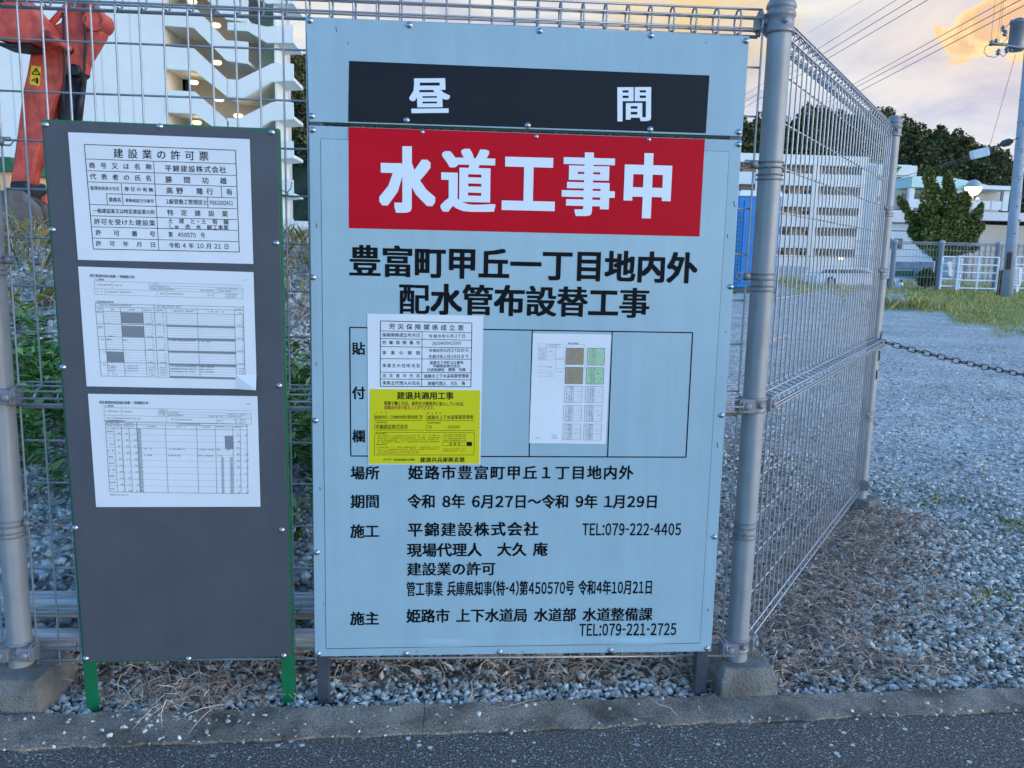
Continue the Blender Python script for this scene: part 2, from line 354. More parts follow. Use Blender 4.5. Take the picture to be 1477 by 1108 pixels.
def asphalt():
    m = bpy.data.materials.new('asphalt'); m.use_nodes = True; t = m.node_tree; b = t.nodes['Principled BSDF']
    setin(b, Roughness=0.85); b.inputs['Specular IOR Level'].default_value = 0.35
    tcn = N(t, 'ShaderNodeTexCoord'); o = tcn.outputs['Object']
    n = N(t, 'ShaderNodeTexNoise'); t.links.new(o, n.inputs['Vector']); setin(n, Scale=170, Detail=5, Roughness=0.85)
    c = ramp(t, n.outputs[0], [(0.36, (0.012, 0.010, 0.009)), (0.5, (0.10, 0.078, 0.064)), (0.62, (0.46, 0.39, 0.33))])
    v = N(t, 'ShaderNodeTexVoronoi'); t.links.new(o, v.inputs['Vector']); setin(v, Scale=120)
    sp = N(t, 'ShaderNodeSeparateColor'); t.links.new(v.outputs['Color'], sp.inputs[0])
    chip = math_node(t, 'MULTIPLY', ramp(t, v.outputs['Distance'], [(0.30, 1), (0.40, 0)]), ramp(t, sp.outputs[0], [(0.60, 0), (0.66, 1)]))
    c = mixc(t, chip, c, ramp(t, sp.outputs[1], [(0, (0.14, 0.13, 0.12)), (1, (0.70, 0.66, 0.60))]))
    v2 = N(t, 'ShaderNodeTexVoronoi'); t.links.new(o, v2.inputs['Vector']); setin(v2, Scale=34)
    sp2 = N(t, 'ShaderNodeSeparateColor'); t.links.new(v2.outputs['Color'], sp2.inputs[0])
    chip2 = math_node(t, 'MULTIPLY', ramp(t, v2.outputs['Distance'], [(0.20, 1), (0.26, 0)]), ramp(t, sp2.outputs[0], [(0.86, 0), (0.90, 1)]))
    c = mixc(t, chip2, c, (0.8, 0.77, 0.7))
    t.links.new(c, b.inputs['Base Color'])
    bn = N(t, 'ShaderNodeBump'); bn.inputs['Strength'].default_value = 0.8; bn.inputs['Distance'].default_value = 0.006
    t.links.new(n.outputs[0], bn.inputs['Height']); t.links.new(bn.outputs[0], b.inputs['Normal'])
    return m
M['asphalt'] = asphalt()
def kerb_mat():
    m = bpy.data.materials.new('kerb_concrete'); m.use_nodes = True; t = m.node_tree; b = t.nodes['Principled BSDF']
    setin(b, Roughness=0.92); o = N(t, 'ShaderNodeTexCoord').outputs['Object']
    n = N(t, 'ShaderNodeTexNoise'); t.links.new(o, n.inputs['Vector']); setin(n, Scale=210, Detail=5, Roughness=0.85)
    n2 = N(t, 'ShaderNodeTexNoise'); t.links.new(o, n2.inputs['Vector']); setin(n2, Scale=6, Detail=6, Roughness=0.65)
    c = ramp(t, n.outputs[0], [(0.32, (0.06, 0.042, 0.03)), (0.5, (0.27, 0.20, 0.145)), (0.68, (0.66, 0.54, 0.41))])
    c = mixc(t, 1.0, c, ramp(t, n2.outputs[0], [(0.36, 0.38), (0.5, 0.85), (0.64, 1.25)]), 'MULTIPLY')
    t.links.new(c, b.inputs['Base Color'])
    bn = N(t, 'ShaderNodeBump'); bn.inputs['Strength'].default_value = 0.6; bn.inputs['Distance'].default_value = 0.004
    t.links.new(n.outputs[0], bn.inputs['Height']); t.links.new(bn.outputs[0], b.inputs['Normal'])
    return m
M['kerb'] = kerb_mat()

# ------------------------------------------------------------------ ground
def smooth01(a, b, x):
    t = np.clip((x-a)/(b-a), 0, 1); return t*t*(3-2*t)
def hnoise(x, y):
    return (np.sin(x*7.1+1.3*np.sin(y*5.3))*np.cos(y*6.7+x*2.1)+0.5*np.sin(x*17.3+y*13.1)*np.cos(y*19.7-x*3.3))
def kerb_back(x): return -0.047+0.0305*(x+0.0)+0.012           # rear edge of the kerb strip
def kerb_front(x): return -0.168+0.045*x
def lot_h(x, y):                                                 # the lot: almost flat gravel
    x = np.asarray(x, float); y = np.asarray(y, float)
    return 0.012*hnoise(x*0.5, y*0.5)*smooth01(0.3, 2.0, y) + 0.02*smooth01(0.05, 0.35, y)
def mound_h(x, y):
    x = np.asarray(x, float); y = np.asarray(y, float)
    prof = 0.06*smooth01(0.28, 0.42, y) + 0.10*smooth01(0.38, 0.6, y) + 1.06*np.clip((y-0.5)/3.4, 0, 1)**0.92
    prof = prof - 0.5*smooth01(14, 24, y)
    return prof*(1-smooth01(0.15, 0.95, x))*(1-0.0*y) + 0.05*hnoise(x*0.7, y*0.7)*smooth01(0.5, 1.5, y)*(1-smooth01(0.15, 0.95, x)) - 0.06*smooth01(0.2, 1.0, x) - 0.03*(1-smooth01(0.2, 0.35, y))
g = MB()
g.poly([(-900, 14, -0.02), (900, 14, -0.02), (900, 900, -0.02), (-900, 900, -0.02)])
g.poly([(-900, -60, -0.02), (900, -60, -0.02), (900, -0.1, -0.02), (-900, -0.1, -0.02)])
xs = np.concatenate([np.array([-900, -200, -60, -20]), np.linspace(-8, 14, 111), np.array([30, 90, 300, 900])])
ys = np.concatenate([[-0.1], np.linspace(0.0, 6, 46), np.linspace(6.5, 14, 12)])
X, Yg = np.meshgrid(xs, ys)
Z = np.where((np.abs(X) < 15) & (Yg < 13.5) & (Yg > -0.05), lot_h(X, Yg), 0) - 0.02
n0 = len(g.v); g.v += [tuple(p) for p in np.stack([X, Yg, Z], -1).reshape(-1, 3)]
nx = len(xs)
for j in range(len(ys)-1):
    for i in range(nx-1):
        a = n0+j*nx+i; g.f.append((a, a+1, a+1+nx, a+nx))
structure(g.build('ground', M['gravel'], smooth=True))
xs = np.linspace(-9, 1.05, 100); ys = np.concatenate([np.linspace(0.22, 5, 70), np.linspace(5.3, 26, 30)])
X, Yg = np.meshgrid(xs, ys); Z = mound_h(X, Yg)
md = MB(); md.v = [tuple(p) for p in np.stack([X, Yg, Z], -1).reshape(-1, 3)]; nx = len(xs)
for j in range(len(ys)-1):
    for i in range(nx-1):
        a = j*nx+i; md.f.append((a, a+1, a+1+nx, a+nx))
structure(md.build('gravel_mound', M['soil'], smooth=True))
# road and the flush kerb strip
rd = MB()
xe = [-60, -8] + [x*0.12 for x in range(-24, 40)] + [9, 60]
fe = [kerb_front(max(-3, min(5, x))) + (0.006*math.sin(x*9)+0.004*math.sin(x*23+1) if -4 < x < 6 else 0) for x in xe]
for a, b, ya, yb in zip(xe[:-1], xe[1:], fe[:-1], fe[1:]):
    rd.poly([(a, -8, 0.0), (b, -8, 0.0), (b, yb-0.004, 0.0), (a, ya-0.004, 0.0)])
structure(rd.build('asphalt_road', M['asphalt']))
joints = [-8, -2.1, -0.9, 0.30, 1.5, 2.7, 8]
kb = MB()
for a, b in zip(joints[:-1], joints[1:]):
    k = max(1, int((b-a)/0.025)); a += 0.0008; b -= 0.0008
    for i in range(k):
        p, q = a+(b-a)*i/k, a+(b-a)*(i+1)/k
        pc, qc = max(-3, min(5, p)), max(-3, min(5, q))
        j = lambda x: 0.004*math.sin(x*31)+0.003*math.sin(x*77+1)+0.003*math.sin(x*171)
        kb.hexa([(p, kerb_front(pc)+j(p), -0.05), (q, kerb_front(qc)+j(q), -0.05), (q, kerb_back(qc)+j(q+3), -0.05), (p, kerb_back(pc)+j(p+3), -0.05),
                 (p, kerb_front(pc)+j(p), 0.006), (q, kerb_front(qc)+j(q), 0.006), (q, kerb_back(qc)+j(q+3), 0.012), (p, kerb_back(pc)+j(p+3), 0.012)])
structure(kb.build('kerb_strip', M['kerb']))

# crushed stone: angular chips, all the ones near the camera
CUB = np.array([(x, y, z) for z in (-0.75, 0.75) for y in (-0.75, 0.75) for x in (-0.75, 0.75)])
CUF = np.array([(0,2,3),(0,3,1),(4,5,7),(4,7,6),(0,1,5),(0,5,4),(2,6,7),(2,7,3),(0,4,6),(0,6,2),(1,3,7),(1,7,5)])
def rot_mats(n, tilt):
    az = RNG.uniform(0, 2*np.pi, n); tx = RNG.normal(0, tilt, n); ty = RNG.normal(0, tilt, n)
    def m(a, i, j):
        r = np.tile(np.eye(3), (n, 1, 1)); r[:, i, i] = np.cos(a); r[:, j, j] = np.cos(a); r[:, i, j] = -np.sin(a); r[:, j, i] = np.sin(a); return r
    return m(tx, 1, 2) @ m(ty, 0, 2) @ m(az, 0, 1)
def stones(px, py, pz, size):
    n = len(px)
    v = np.tile(CUB, (n, 1, 1)) + RNG.uniform(-0.42, 0.42, (n, 8, 3))
    v = np.einsum('nij,nkj->nki', rot_mats(n, 1.5), v)*0.8
    sc = np.stack([np.ones(n), RNG.uniform(0.55, 0.95, n), RNG.uniform(0.28, 0.7, n)], -1)*size[:, None]
    v = v*sc[:, None, :]
    v = np.einsum('nij,nkj->nki', rot_mats(n, 0.45), v) + np.stack([px, py, pz], -1)[:, None, :]
    f = (np.arange(n)[:, None, None]*8 + CUF[None]).reshape(-1, 3)
    return v.reshape(-1, 3), f
def sizes(n, lo, hi): return lo+(hi-lo)*RNG.uniform(0, 1, n)**2.6
PV, PF, cnt = [], [], 0
def add_stones(px, py, pz, sz):
    global cnt
    v, f = stones(px, py, pz, sz); PV.append(v); PF.append(f+cnt); cnt += len(v)
def scatter(n, x0, x1, y0, y1): return RNG.uniform(x0, x1, n), RNG.uniform(y0, y1, n)
# strip under the boards
x, y = scatter(14000, -1.5, 1.35, -0.06, 0.34); k = y > kerb_back(x)+RNG.normal(0.012, 0.012, len(x)); x, y = x[k], y[k]
k = RNG.uniform(0, 1, len(x)) < 1-0.78*smooth01(0.07, 0.17, y+0.03*hnoise(x*1.3, y)); x, y = x[k], y[k]  # stones thinned towards the back so darker ground deepens the contact shade
s = sizes(len(x), 0.004, 0.016); add_stones(x, y, lot_h(x, y)-0.009+s*0.4, s)
# strip right of the block, and the lot edge to the right of the fence
x, y = scatter(52000, 1.2, 4.2, -0.02, 3.0); k = (y > kerb_back(x)+RNG.normal(0.012, 0.012, len(x))) & (RNG.uniform(0, 1, len(x)) < 1-0.9*smooth01(1.2, 2.9, y+0.35*(x-1.9)+0.5*hnoise(x*0.5, y*0.7))); x, y = x[k], y[k]
s = sizes(len(x), 0.004, 0.019); add_stones(x, y, lot_h(x, y)-0.016+s*0.3, s)
x, y = scatter(9000, 0.2, 2.3, 0.25, 2.4)
s = sizes(len(x), 0.006, 0.018); add_stones(x, y, lot_h(x, y)-0.016+s*0.3, s)
# mound slope
x, y = scatter(42000, -3.2, 0.7, 0.36, 3.6); k = (x > -0.45*(y+2.3)-0.5) & (x < 0.25*(y+1.4)) ; x, y = x[k], y[k]
s = sizes(len(x), 0.007, 0.026); add_stones(x, y, mound_h(x, y)-0.002+s*0.25, s)
# strays on kerb and road edge
x = RNG.uniform(-1.1, 2.6, 240); y = kerb_front(x)+RNG.normal(0.0, 0.008, 240)
s = sizes(240, 0.002, 0.008); add_stones(x, y, 0.005+s*0.25, s)
x = np.concatenate([RNG.uniform(-1.1, 2.4, 60), RNG.normal(-0.35, 0.14, 90), RNG.normal(0.3, 0.2, 35)]); y = kerb_front(x)+RNG.power(2.2, len(x))*0.13
s = sizes(len(x), 0.003, 0.010); add_stones(x, y, 0.009+s*0.25, s)
np_mesh('gravel', np.concatenate(PV), np.concatenate(PF), M['stone'], kind='stuff', label='bluish grey crushed stone lying over the lot and under the boards', cat='gravel')

# finer, paler chippings of the compacted drive
PV, PF, cnt = [], [], 0
x, y = scatter(75000, 1.5, 9.5, 0.4, 9.5); k = (RNG.uniform(0, 1, len(x)) < np.clip((3.0/(y+0.6))**1.3, 0, 1)) & (RNG.uniform(0, 1, len(x)) < 0.08+0.92*smooth01(1.0, 2.6, y+0.4*(x-1.9)+0.5*hnoise(x*0.5, y*0.7))); x, y = x[k], y[k]
s = 0.0045+0.012*RNG.uniform(0, 1, len(x))**2.2; add_stones(x, y, lot_h(x, y)-0.019+s*0.25, s)
x, y = scatter(26000, 2.0, 18, 4.5, 16); k = RNG.uniform(0, 1, len(x)) < np.clip((5.0/y)**1.4, 0, 1)*smooth01(4.5, 8, y); x, y = x[k], y[k]
s = 0.007+0.014*RNG.uniform(0, 1, len(x))**2; add_stones(x, y, -0.022+s*0.22+0*x, s)
np_mesh('fine_gravel', np.concatenate(PV), np.concatenate(PF), M['chip'], kind='stuff', label='pale fine chippings of the compacted drive beyond the fence', cat='gravel')

# dead stalks and leaves
def ribbons(px, py, pz, L, w, curl, lift):
    n = len(px); seg = 5; a = RNG.uniform(0, 2*np.pi, n); k = RNG.normal(0, curl, n); h = RNG.uniform(0, lift, n)
    t = np.linspace(0, 1, seg); pts = np.zeros((n, seg, 3)); cx, cy = px.copy(), py.copy()
    wob = RNG.normal(0, 0.35, (n, seg))
    for i in range(seg):
        pts[:, i, 0] = cx; pts[:, i, 1] = cy; pts[:, i, 2] = pz + h*np.sin(np.pi*min(1, t[i]*1.1))*1.0
        ang = a + k*t[i] + wob[:, i]; cx = cx + np.cos(ang)*L/(seg-1); cy = cy + np.sin(ang)*L/(seg-1)
    d = np.gradient(pts, axis=1); d /= np.linalg.norm(d, axis=2, keepdims=True)+1e-9
    up = np.zeros_like(d); up[:, :, 2] = 1
    sd = np.cross(d, up); sd /= np.linalg.norm(sd, axis=2, keepdims=True)+1e-9; u2 = np.cross(sd, d)
    prof = np.array([0.7, 1, 1, 0.8, 0.25])[None, :, None]*w[:, None, None]*0.5
    ring = [pts+sd*prof, pts+u2*prof, pts-sd*prof]
    v = np.stack(ring, 2).reshape(-1, 3)
    f = []
    for i in range(seg-1):
        for j in range(3):
            q = (j+1) % 3; f.append((i*3+j, i*3+q, (i+1)*3+q, (i+1)*3+j))
    f = (np.arange(n)[:, None, None]*seg*3 + np.array(f)[None]).reshape(-1, 4)
    return v, f
P1 = V((1.193, 0.069, 0)); P2 = V((2.3932, 1.7825, 0)); P0 = V((-0.807, 0.069, 0))
fd = (P2-P1).normalized(); fn = V((fd.y, -fd.x, 0))
LV, LF, lc = [], [], 0
def add_litter(px, py, pz, L, w, curl=1.0, lift=0.02):
    global lc
    v, f = ribbons(px, py, pz, L, w, curl, lift); LV.append(v); LF.append(f+lc); lc += len(v)
n = 2200; t = RNG.uniform(0, 2.1, n); o = RNG.normal(0.10, 0.17, n)*(0.55+0.45*RNG.uniform(0, 1, n))
x = P1.x+fd.x*t+fn.x*o; y = P1.y+fd.y*t+fn.y*o; k = y > 0.06; x, y = x[k], y[k]
add_litter(x, y, lot_h(x, y)+RNG.uniform(-0.012, 0.012, len(x)), RNG.uniform(0.03, 0.13, len(x)), RNG.uniform(0.0012, 0.0035, len(x)), 1.4, 0.03)
n = 900; x = RNG.uniform(1.5, 3.6, n); y = 0.35+RNG.uniform(0, 2.2, n)
add_litter(x, y, lot_h(x, y)-0.006, RNG.uniform(0.02, 0.10, n), RNG.uniform(0.001, 0.003, n), 1.2, 0.015)
n = 160; x = RNG.normal(1.72, 0.10, n); y = RNG.normal(0.17, 0.035, n)
add_litter(x, y, lot_h(x, y), RNG.uniform(0.05, 0.2, n), RNG.uniform(0.001, 0.003, n), 1.5, 0.03)
n = 750; x = RNG.uniform(-1.35, 1.15, n); y = RNG.normal(0.20, 0.07, n); k = y > 0.04; x, y = x[k], y[k]
add_litter(x, y, lot_h(x, y)+RNG.uniform(-0.01, 0.035, len(x)), RNG.uniform(0.04, 0.2, len(x)), RNG.uniform(0.0015, 0.004, len(x)), 1.4, 0.05)
n = 150; x = RNG.normal(-0.37, 0.12, n); y = RNG.normal(0.03, 0.03, n)
add_litter(x, y, 0.006+0*x, RNG.uniform(0.04, 0.15, n), RNG.uniform(0.0015, 0.004, n), 1.4, 0.05)
n = 1500; x = RNG.uniform(-2.6, 0.6, n); y = RNG.uniform(0.4, 2.8, n)
add_litter(x, y, mound_h(x, y)+0.01, RNG.uniform(0.05, 0.25, n), RNG.uniform(0.002, 0.004, n), 1.0, 0.05)
n = 2600; x = RNG.uniform(-4, 0.9, n); y = RNG.uniform(2.3, 4.8, n)
add_litter(x, y, mound_h(x, y)+0.01, RNG.uniform(0.1, 0.4, n), RNG.uniform(0.003, 0.007, n), 1.2, 0.14)
n = 1600; x = RNG.uniform(0.4, 2.3, n); y = RNG.uniform(0.3, 1.9, n)
add_litter(x, y, lot_h(x, y)-0.004, RNG.uniform(0.04, 0.15, n), RNG.uniform(0.0015, 0.0035, n), 1.3, 0.03)
for px_, py_, L_ in ((1.0, -0.13, 0.16), (0.98, -0.11, 0.14), (0.42, -0.02, 0.2), (0.62, -0.01, 0.15), (-0.78, -0.13, 0.14), (1.9, 0.3, 0.4)):
    add_litter(np.array([px_]), np.array([py_]), np.array([0.014]), np.array([L_]), np.array([0.004]), 0.4, 0.01)
def add_flakes(px, py, pz, L):
    global lc
    n = len(px); az = RNG.uniform(0, 2*np.pi, n); el = RNG.normal(0, 0.35, n)
    d = np.stack([np.cos(az)*np.cos(el), np.sin(az)*np.cos(el), np.sin(el)], -1)
    up = np.tile(np.array([0, 0, 1.0]), (n, 1))+RNG.normal(0, 0.4, (n, 3)); s_ = np.cross(d, up); s_ /= np.linalg.norm(s_, axis=1, keepdims=True); nn = np.cross(s_, d)
    w = (L*RNG.uniform(0.25, 0.5, n))[:, None]; c = np.stack([px, py, pz], -1); L = L[:, None]; cu = RNG.uniform(0.1, 0.5, n)[:, None]
    v = np.stack([c, c+d*L*0.4+s_*w*0.6+nn*w*cu, c+d*L+nn*L*0.15, c+d*L*0.4-s_*w*0.6+nn*w*cu], 1).reshape(-1, 3)
    LV.append(v); LF.append(np.arange(n)[:, None]*4+np.array([0, 1, 2, 3])[None]+lc); lc += len(v)
n = 4600; t = RNG.uniform(0, 2.1, n); o = RNG.normal(0.10, 0.19, n); x = P1.x+fd.x*t+fn.x*o; y = P1.y+fd.y*t+fn.y*o; k = y > 0.06; x, y = x[k], y[k]
add_flakes(x, y, lot_h(x, y)+RNG.uniform(-0.008, 0.016, len(x)), RNG.uniform(0.008, 0.030, len(x)))
n = 800; x = RNG.uniform(1.4, 3.8, n); y = RNG.uniform(0.2, 2.6, n); add_flakes(x, y, lot_h(x, y)-0.002, RNG.uniform(0.008, 0.03, n))
n = 700; x = RNG.uniform(-1.3, 1.15, n); y = RNG.uniform(0.08, 0.32, n); add_flakes(x, y, lot_h(x, y)+RNG.uniform(-0.01, 0.02, n), RNG.uniform(0.015, 0.05, n))
n = 900; x = RNG.uniform(0.3, 2.3, n); y = RNG.uniform(0.3, 2.2, n); add_flakes(x, y, lot_h(x, y)-0.004, RNG.uniform(0.012, 0.04, n))
n = 900; x = RNG.uniform(-2.6, 0.6, n); y = RNG.uniform(0.4, 3.5, n); add_flakes(x, y, mound_h(x, y)+0.012, RNG.uniform(0.015, 0.05, n))
np_mesh('leaf_litter', np.concatenate(LV), np.concatenate(LF), M['litter'], kind='stuff', label='brown dead stalks and dry leaves heaped along the fence foot', cat='leaf litter')

# ------------------------------------------------------------------ lettering
FC = bpy.data.curves.new('lettering_source', 'FONT'); FO = bpy.data.objects.new('lettering_source', FC); COL.objects.link(FO)
FC.resolution_u = 2
GC = {}
def glyph_mesh(body):
    FC.body = body
    bpy.context.view_layer.update()
    dg = bpy.context.evaluated_depsgraph_get(); me = bpy.data.meshes.new_from_object(FO.evaluated_get(dg))
    v = np.zeros(len(me.vertices)*3); me.vertices.foreach_get('co', v); v = v.reshape(-1, 3)
    f = [tuple(p.vertices) for p in me.polygons]; bpy.data.meshes.remove(me)
    return v, f
DENSE = set('配替事豊富管備整課農庫建業働険職雇適替設道欄間')
def glyph_bold(body, off):
    """heavier strokes: the glyph's ink laid down several times around itself, each layer a hair above the last"""
    v, f = glyph_mesh(body)
    if off <= 0: return v, f
    ox, oy = (off, off*0.42) if body in DENSE else (off, off*0.75)
    sh = [(-1, -1), (1, -1), (1, 1), (-1, 1)]
    if off > 0.04: sh = [(a, b) for a in (-1, -0.6, -0.2, 0.2, 0.6, 1) for b in (-1, 1)]+[(a, b) for a in (-1, 1) for b in (-0.6, -0.2, 0.2, 0.6)]+[(0, 0)]
    elif off > 0.02: sh += [(0, -1), (1, 0), (0, 1), (-1, 0), (0, 0)]
    if body == '配': ox *= 0.68
    vs, fs = [], []
    for i, (p, q) in enumerate(sh):
        vs.append(v+np.array([ox*p, oy*q, i])); fs += [tuple(g+i*len(v) for g in g_) for g_ in f]
    return np.concatenate(vs), fs
def glyph(ch, off):
    key = (ch, off)
    if key in GC: return GC[key]
    if ch in '　': r = (np.zeros((0, 3)), [], 1.0)
    elif ch == ' ': r = (np.zeros((0, 3)), [], 0.42)
    elif ord(ch) < 0x7f:                                     # figures and capitals: the wide gothic form, set narrow
        v, f = glyph_bold(chr(ord(ch)+0xFEE0), off)
        v = v.copy(); v[:, 0] -= v[:, 0].min()
        if ch == '-': v[:, 0] *= 0.42
        v[:, 0] += 0.05; r = (v, f, float(v[:, 0].max()+0.05))
    else:
        v, f = glyph_bold(ch, off); r = (v, f, 1.0)
    GC[key] = r; return r
class Plane:
    """a flat board: maps photo measurements of its face to points of the face"""
    def __init__(s, px, world):
        A = []
        for (u, v), (a, b) in zip(px, ((0, 0), (1, 0), (1, 1), (0, 1))):
            A.append([u, v, 1, 0, 0, 0, -a*u, -a*v, -a]); A.append([0, 0, 0, u, v, 1, -b*u, -b*v, -b])
        s.h = np.linalg.svd(np.array(A, float))[2][-1].reshape(3, 3); s.w = [V(p) for p in world]
        s.n = (s.w[1]-s.w[0]).cross(s.w[3]-s.w[0]).normalized()
        if s.n.y > 0: s.n = -s.n
    def __call__(s, u, v, lift=0.0):
        q = s.h @ np.array([u, v, 1.0]); a, b = q[0]/q[2], q[1]/q[2]
        p = s.w[0]*(1-a)*(1-b)+s.w[1]*a*(1-b)+s.w[2]*a*b+s.w[3]*(1-a)*b
        return p + s.n*lift
class Crop:
    """measurements read off an enlarged crop of the photograph"""
    def __init__(s, plane, ox, oy, k): s.p, s.ox, s.oy, s.k = plane, ox, oy, k
    def __call__(s, u, v, lift=0.0): return s.p(s.ox+u/s.k, s.oy+v/s.k, lift)
def text(mb, P, body, x0, x1, ya, h, yb=None, off=0.0, lift=0.0005, ascii_=False, narrow=0):
    yb = ya if yb is None else yb
    a, b = P(x0, ya, lift), P(x1, yb, lift); ex = (b-a); width = ex.length; ex.normalize()
    n = P.p.n if isinstance(P, Crop) else P.n
    ey = n.cross(ex).normalized()
    if ey.z < 0: ey = -ey
    hw = (P(x0, ya-h/2)-P(x0, ya+h/2)).length
    em = hw/((0.74 if ascii_ else 0.90)+1.2*off); yc = 0.365 if ascii_ else 0.38
    gs = [glyph(c, off) for c in body]
    tot = sum(q[2] for q in gs)*em - (0.0 if ascii_ else 0.06*em)
    kx, gap = 1.0, 0.0
    if narrow: tot *= narrow
    if tot > width or len(body) == 1: kx = width/tot
    else:
        m = len(body)-1; gap = (width-tot)/m
        if narrow: kx = narrow; pad = off*em*kx; gap = (width-2*pad-tot)/m; a = a+ex*pad
        if gap > 0.0 and ascii_: gap, kx = 0.0, width/tot
    pen = 0.0 if ascii_ else -0.03*em*kx
    for vv, ff, adv in gs:
        base = len(mb.v)
        for q in vv:
            p = a + ex*(pen+q[0]*em*kx) + ey*((q[1]-yc)*em) + n*(q[2]*1.6e-5); mb.v.append((p.x, p.y, p.z))
        mb.f += [tuple(base+i for i in f) for f in ff]
        pen += adv*em*kx + gap
def rule(mb, P, u0, v0, u1, v1, w=1.0, lift=0.0004):
    dx, dy = u1-u0, v1-v0; l = math.hypot(dx, dy) or 1; nx_, ny_ = -dy/l*w/2, dx/l*w/2
    mb.poly([P(u0+nx_, v0+ny_, lift), P(u1+nx_, v1+ny_, lift), P(u1-nx_, v1-ny_, lift), P(u0-nx_, v0-ny_, lift)])
def patch(mb, P, pts, lift=0.0003): mb.poly([P(u, v, lift) for u, v in pts])
def slab(mb, P, pts, back, front):
    a = [P(u, v, back) for u, v in pts]; b = [P(u, v, front) for u, v in pts]; k = len(pts); n = len(mb.v)
    mb.v += [tuple(p) for p in a+b]; mb.f.append(tuple(range(n, n+k))); mb.f.append(tuple(range(n+2*k-1, n+k-1, -1)))
    for i in range(k):
        j = (i+1) % k; mb.f.append((n+i, n+j, n+k+j, n+k+i))
def dashes(mb, P, x0, x1, y, h, lift=0.0004, fill=0.75, yb=None):
    """a line of print too small to read"""
    x = x0; yb = y if yb is None else yb
    while x < x1:
        w = h*random.uniform(0.5, 1.0); t = (x-x0)/max(1e-6, x1-x0); yy = y+(yb-y)*t
        if random.random() < fill:
            hh = h*random.uniform(0.25, 0.42)
            patch(mb, P, [(x, yy-hh), (min(x+w*0.8, x1), yy-hh), (min(x+w*0.8, x1), yy-hh*0.3), (x, yy-hh*0.3)], lift)
            patch(mb, P, [(x+w*0.1, yy+hh*0.2), (min(x+w*0.7, x1), yy+hh*0.2), (min(x+w*0.7, x1), yy+hh), (x+w*0.1, yy+hh)], lift)
        x += w
def screw(parent, p, n):
    mb = MB(); mb.lathe(p, [(0.0076, -0.0005), (0.0076, 0.0010), (0.0056, 0.0011), (0.0050, 0.0032), (0.0030, 0.0046), (0.0010, 0.0050)], 12, n)
    return mb.build('screw', M['chrome'], parent, smooth=True)

# ------------------------------------------------------------------ the large construction sign
syr, sln = 0.0133, 0.0103; wr = math.sqrt(1.1**2-syr**2); ZT, ZB = 1.787, 0.139
SP = Plane([(443, 22), (1082, 55), (1025, 942), (453, 945)], [(0, sln, ZT), (wr, syr+sln, ZT), (wr, syr, ZB), (0, 0, ZB)])
sign = thing('construction_sign', 'large pale blue construction sign with red and black heading bands before the mesh fence', 'sign', (0.55, 0.02, 0))
LIFT = 0.0
leg = MB(); leg.box((0.004, 0.012, -0.03), (0.036, 0.040, 1.75)); leg.build('leg', M['leg_grey'], sign, bevel=0.002)
leg = MB(); leg.box((wr-0.036, syr+0.012, -0.03), (wr-0.004, syr+0.040, 1.75)); leg.build('leg', M['leg_grey'], sign, bevel=0.002)
top_px = [(443, 22), (1082, 55), (1071, 199), (447, 173)]
main_px = [(447, 178.5), (1070.5, 204.5), (1025, 942), (453, 945)]
fr = MB(); slab(fr, SP, [(443.5, 21.5), (1083, 54.5), (1072.5, 201), (446.5, 175)], -0.020, -0.0065)
slab(fr, SP, [(446.5, 177.5), (1071.5, 203.5), (1026, 942.5), (452, 945.5)], -0.020, -0.0065)
fr.build('backing_frame', M['frame_dark_green'], sign)
m_ = MB(); slab(m_, SP, top_px, -0.006, 0.0); tp = m_.build('top_panel', M['sign_blue'], sign, bevel=0.0012)
m_ = MB(); slab(m_, SP, main_px, -0.006, 0.0); mp_ = m_.build('main_panel', M['sign_blue'], sign, bevel=0.0012)
m_ = MB(); GU, GV = 90, 70
for j in range(GV+1):
    b_ = 1-(1-j/GV)**1.8
    for i in range(GU+1):
        a_ = i/GU; u = (464*(1-a_)+1052*a_)*(1-b_)+(470*(1-a_)+1008.5*a_)*b_; v = (198*(1-a_)+221*a_)*(1-b_)+(933*(1-a_)+929*a_)*b_
        edge = max(0, min(1, (v-920.5)/6)); lift_ = 0.0012+edge*(0.0055*math.exp(-((u-915)/42)**2)+0.003*math.exp(-((u-640)/38)**2)+0.0012*math.exp(-((u-760)/60)**2))
        m_.v.append(tuple(SP(u, v, lift_)))
for j in range(GV):
    for i in range(GU): k = j*(GU+1)+i; m_.f.append((k, k+1, k+GU+2, k+GU+1))
rim = [i for i in range(GU+1)]+[j*(GU+1)+GU for j in range(1, GV+1)]+[GV*(GU+1)+i for i in range(GU-1, -1, -1)]+[j*(GU+1) for j in range(GV-1, 0, -1)]
n0 = len(m_.v)
for k in rim: p = V(m_.v[k])-SP.n*0.0011; m_.v.append(tuple(p))
for q in range(len(rim)): r2 = (q+1) % len(rim); m_.f.append((rim[q], rim[r2], n0+r2, n0+q))
m_.build('sticker_sheet', M['sheet_blue'], mp_)
m_ = MB()
for q in ((464, 198, 1052, 221), (1052, 221, 1008.5, 929), (464, 198, 470, 933), (470, 933.5, 1008.5, 929.5)): rule(m_, SP, *q, w=1.3, lift=0.0004)
m_.build('sheet_edge_lines', M['leg_grey'], mp_)  # thin dark lines drawn around the edge of the sticker sheet
m_ = MB(); slab(m_, SP, [(505, 86), (1024, 111), (1018.5, 194.2), (503.5, 173.5)], 0.0001, 0.0008); m_.build('dark_band', M['sign_dark'], tp)
m_ = MB(); slab(m_, SP, [(504, 181.5), (1017, 203), (1009, 343), (504, 327)], 0.0001, 0.0018); m_.build('red_band', M['sign_red'], mp_)
m_ = MB(); slab(m_, SP, [(504, 181.5), (1017, 203), (1016.2, 219), (504, 199)], 0.0019, 0.0024); m_.build('red_band_overlap', M['sign_red'], mp_)
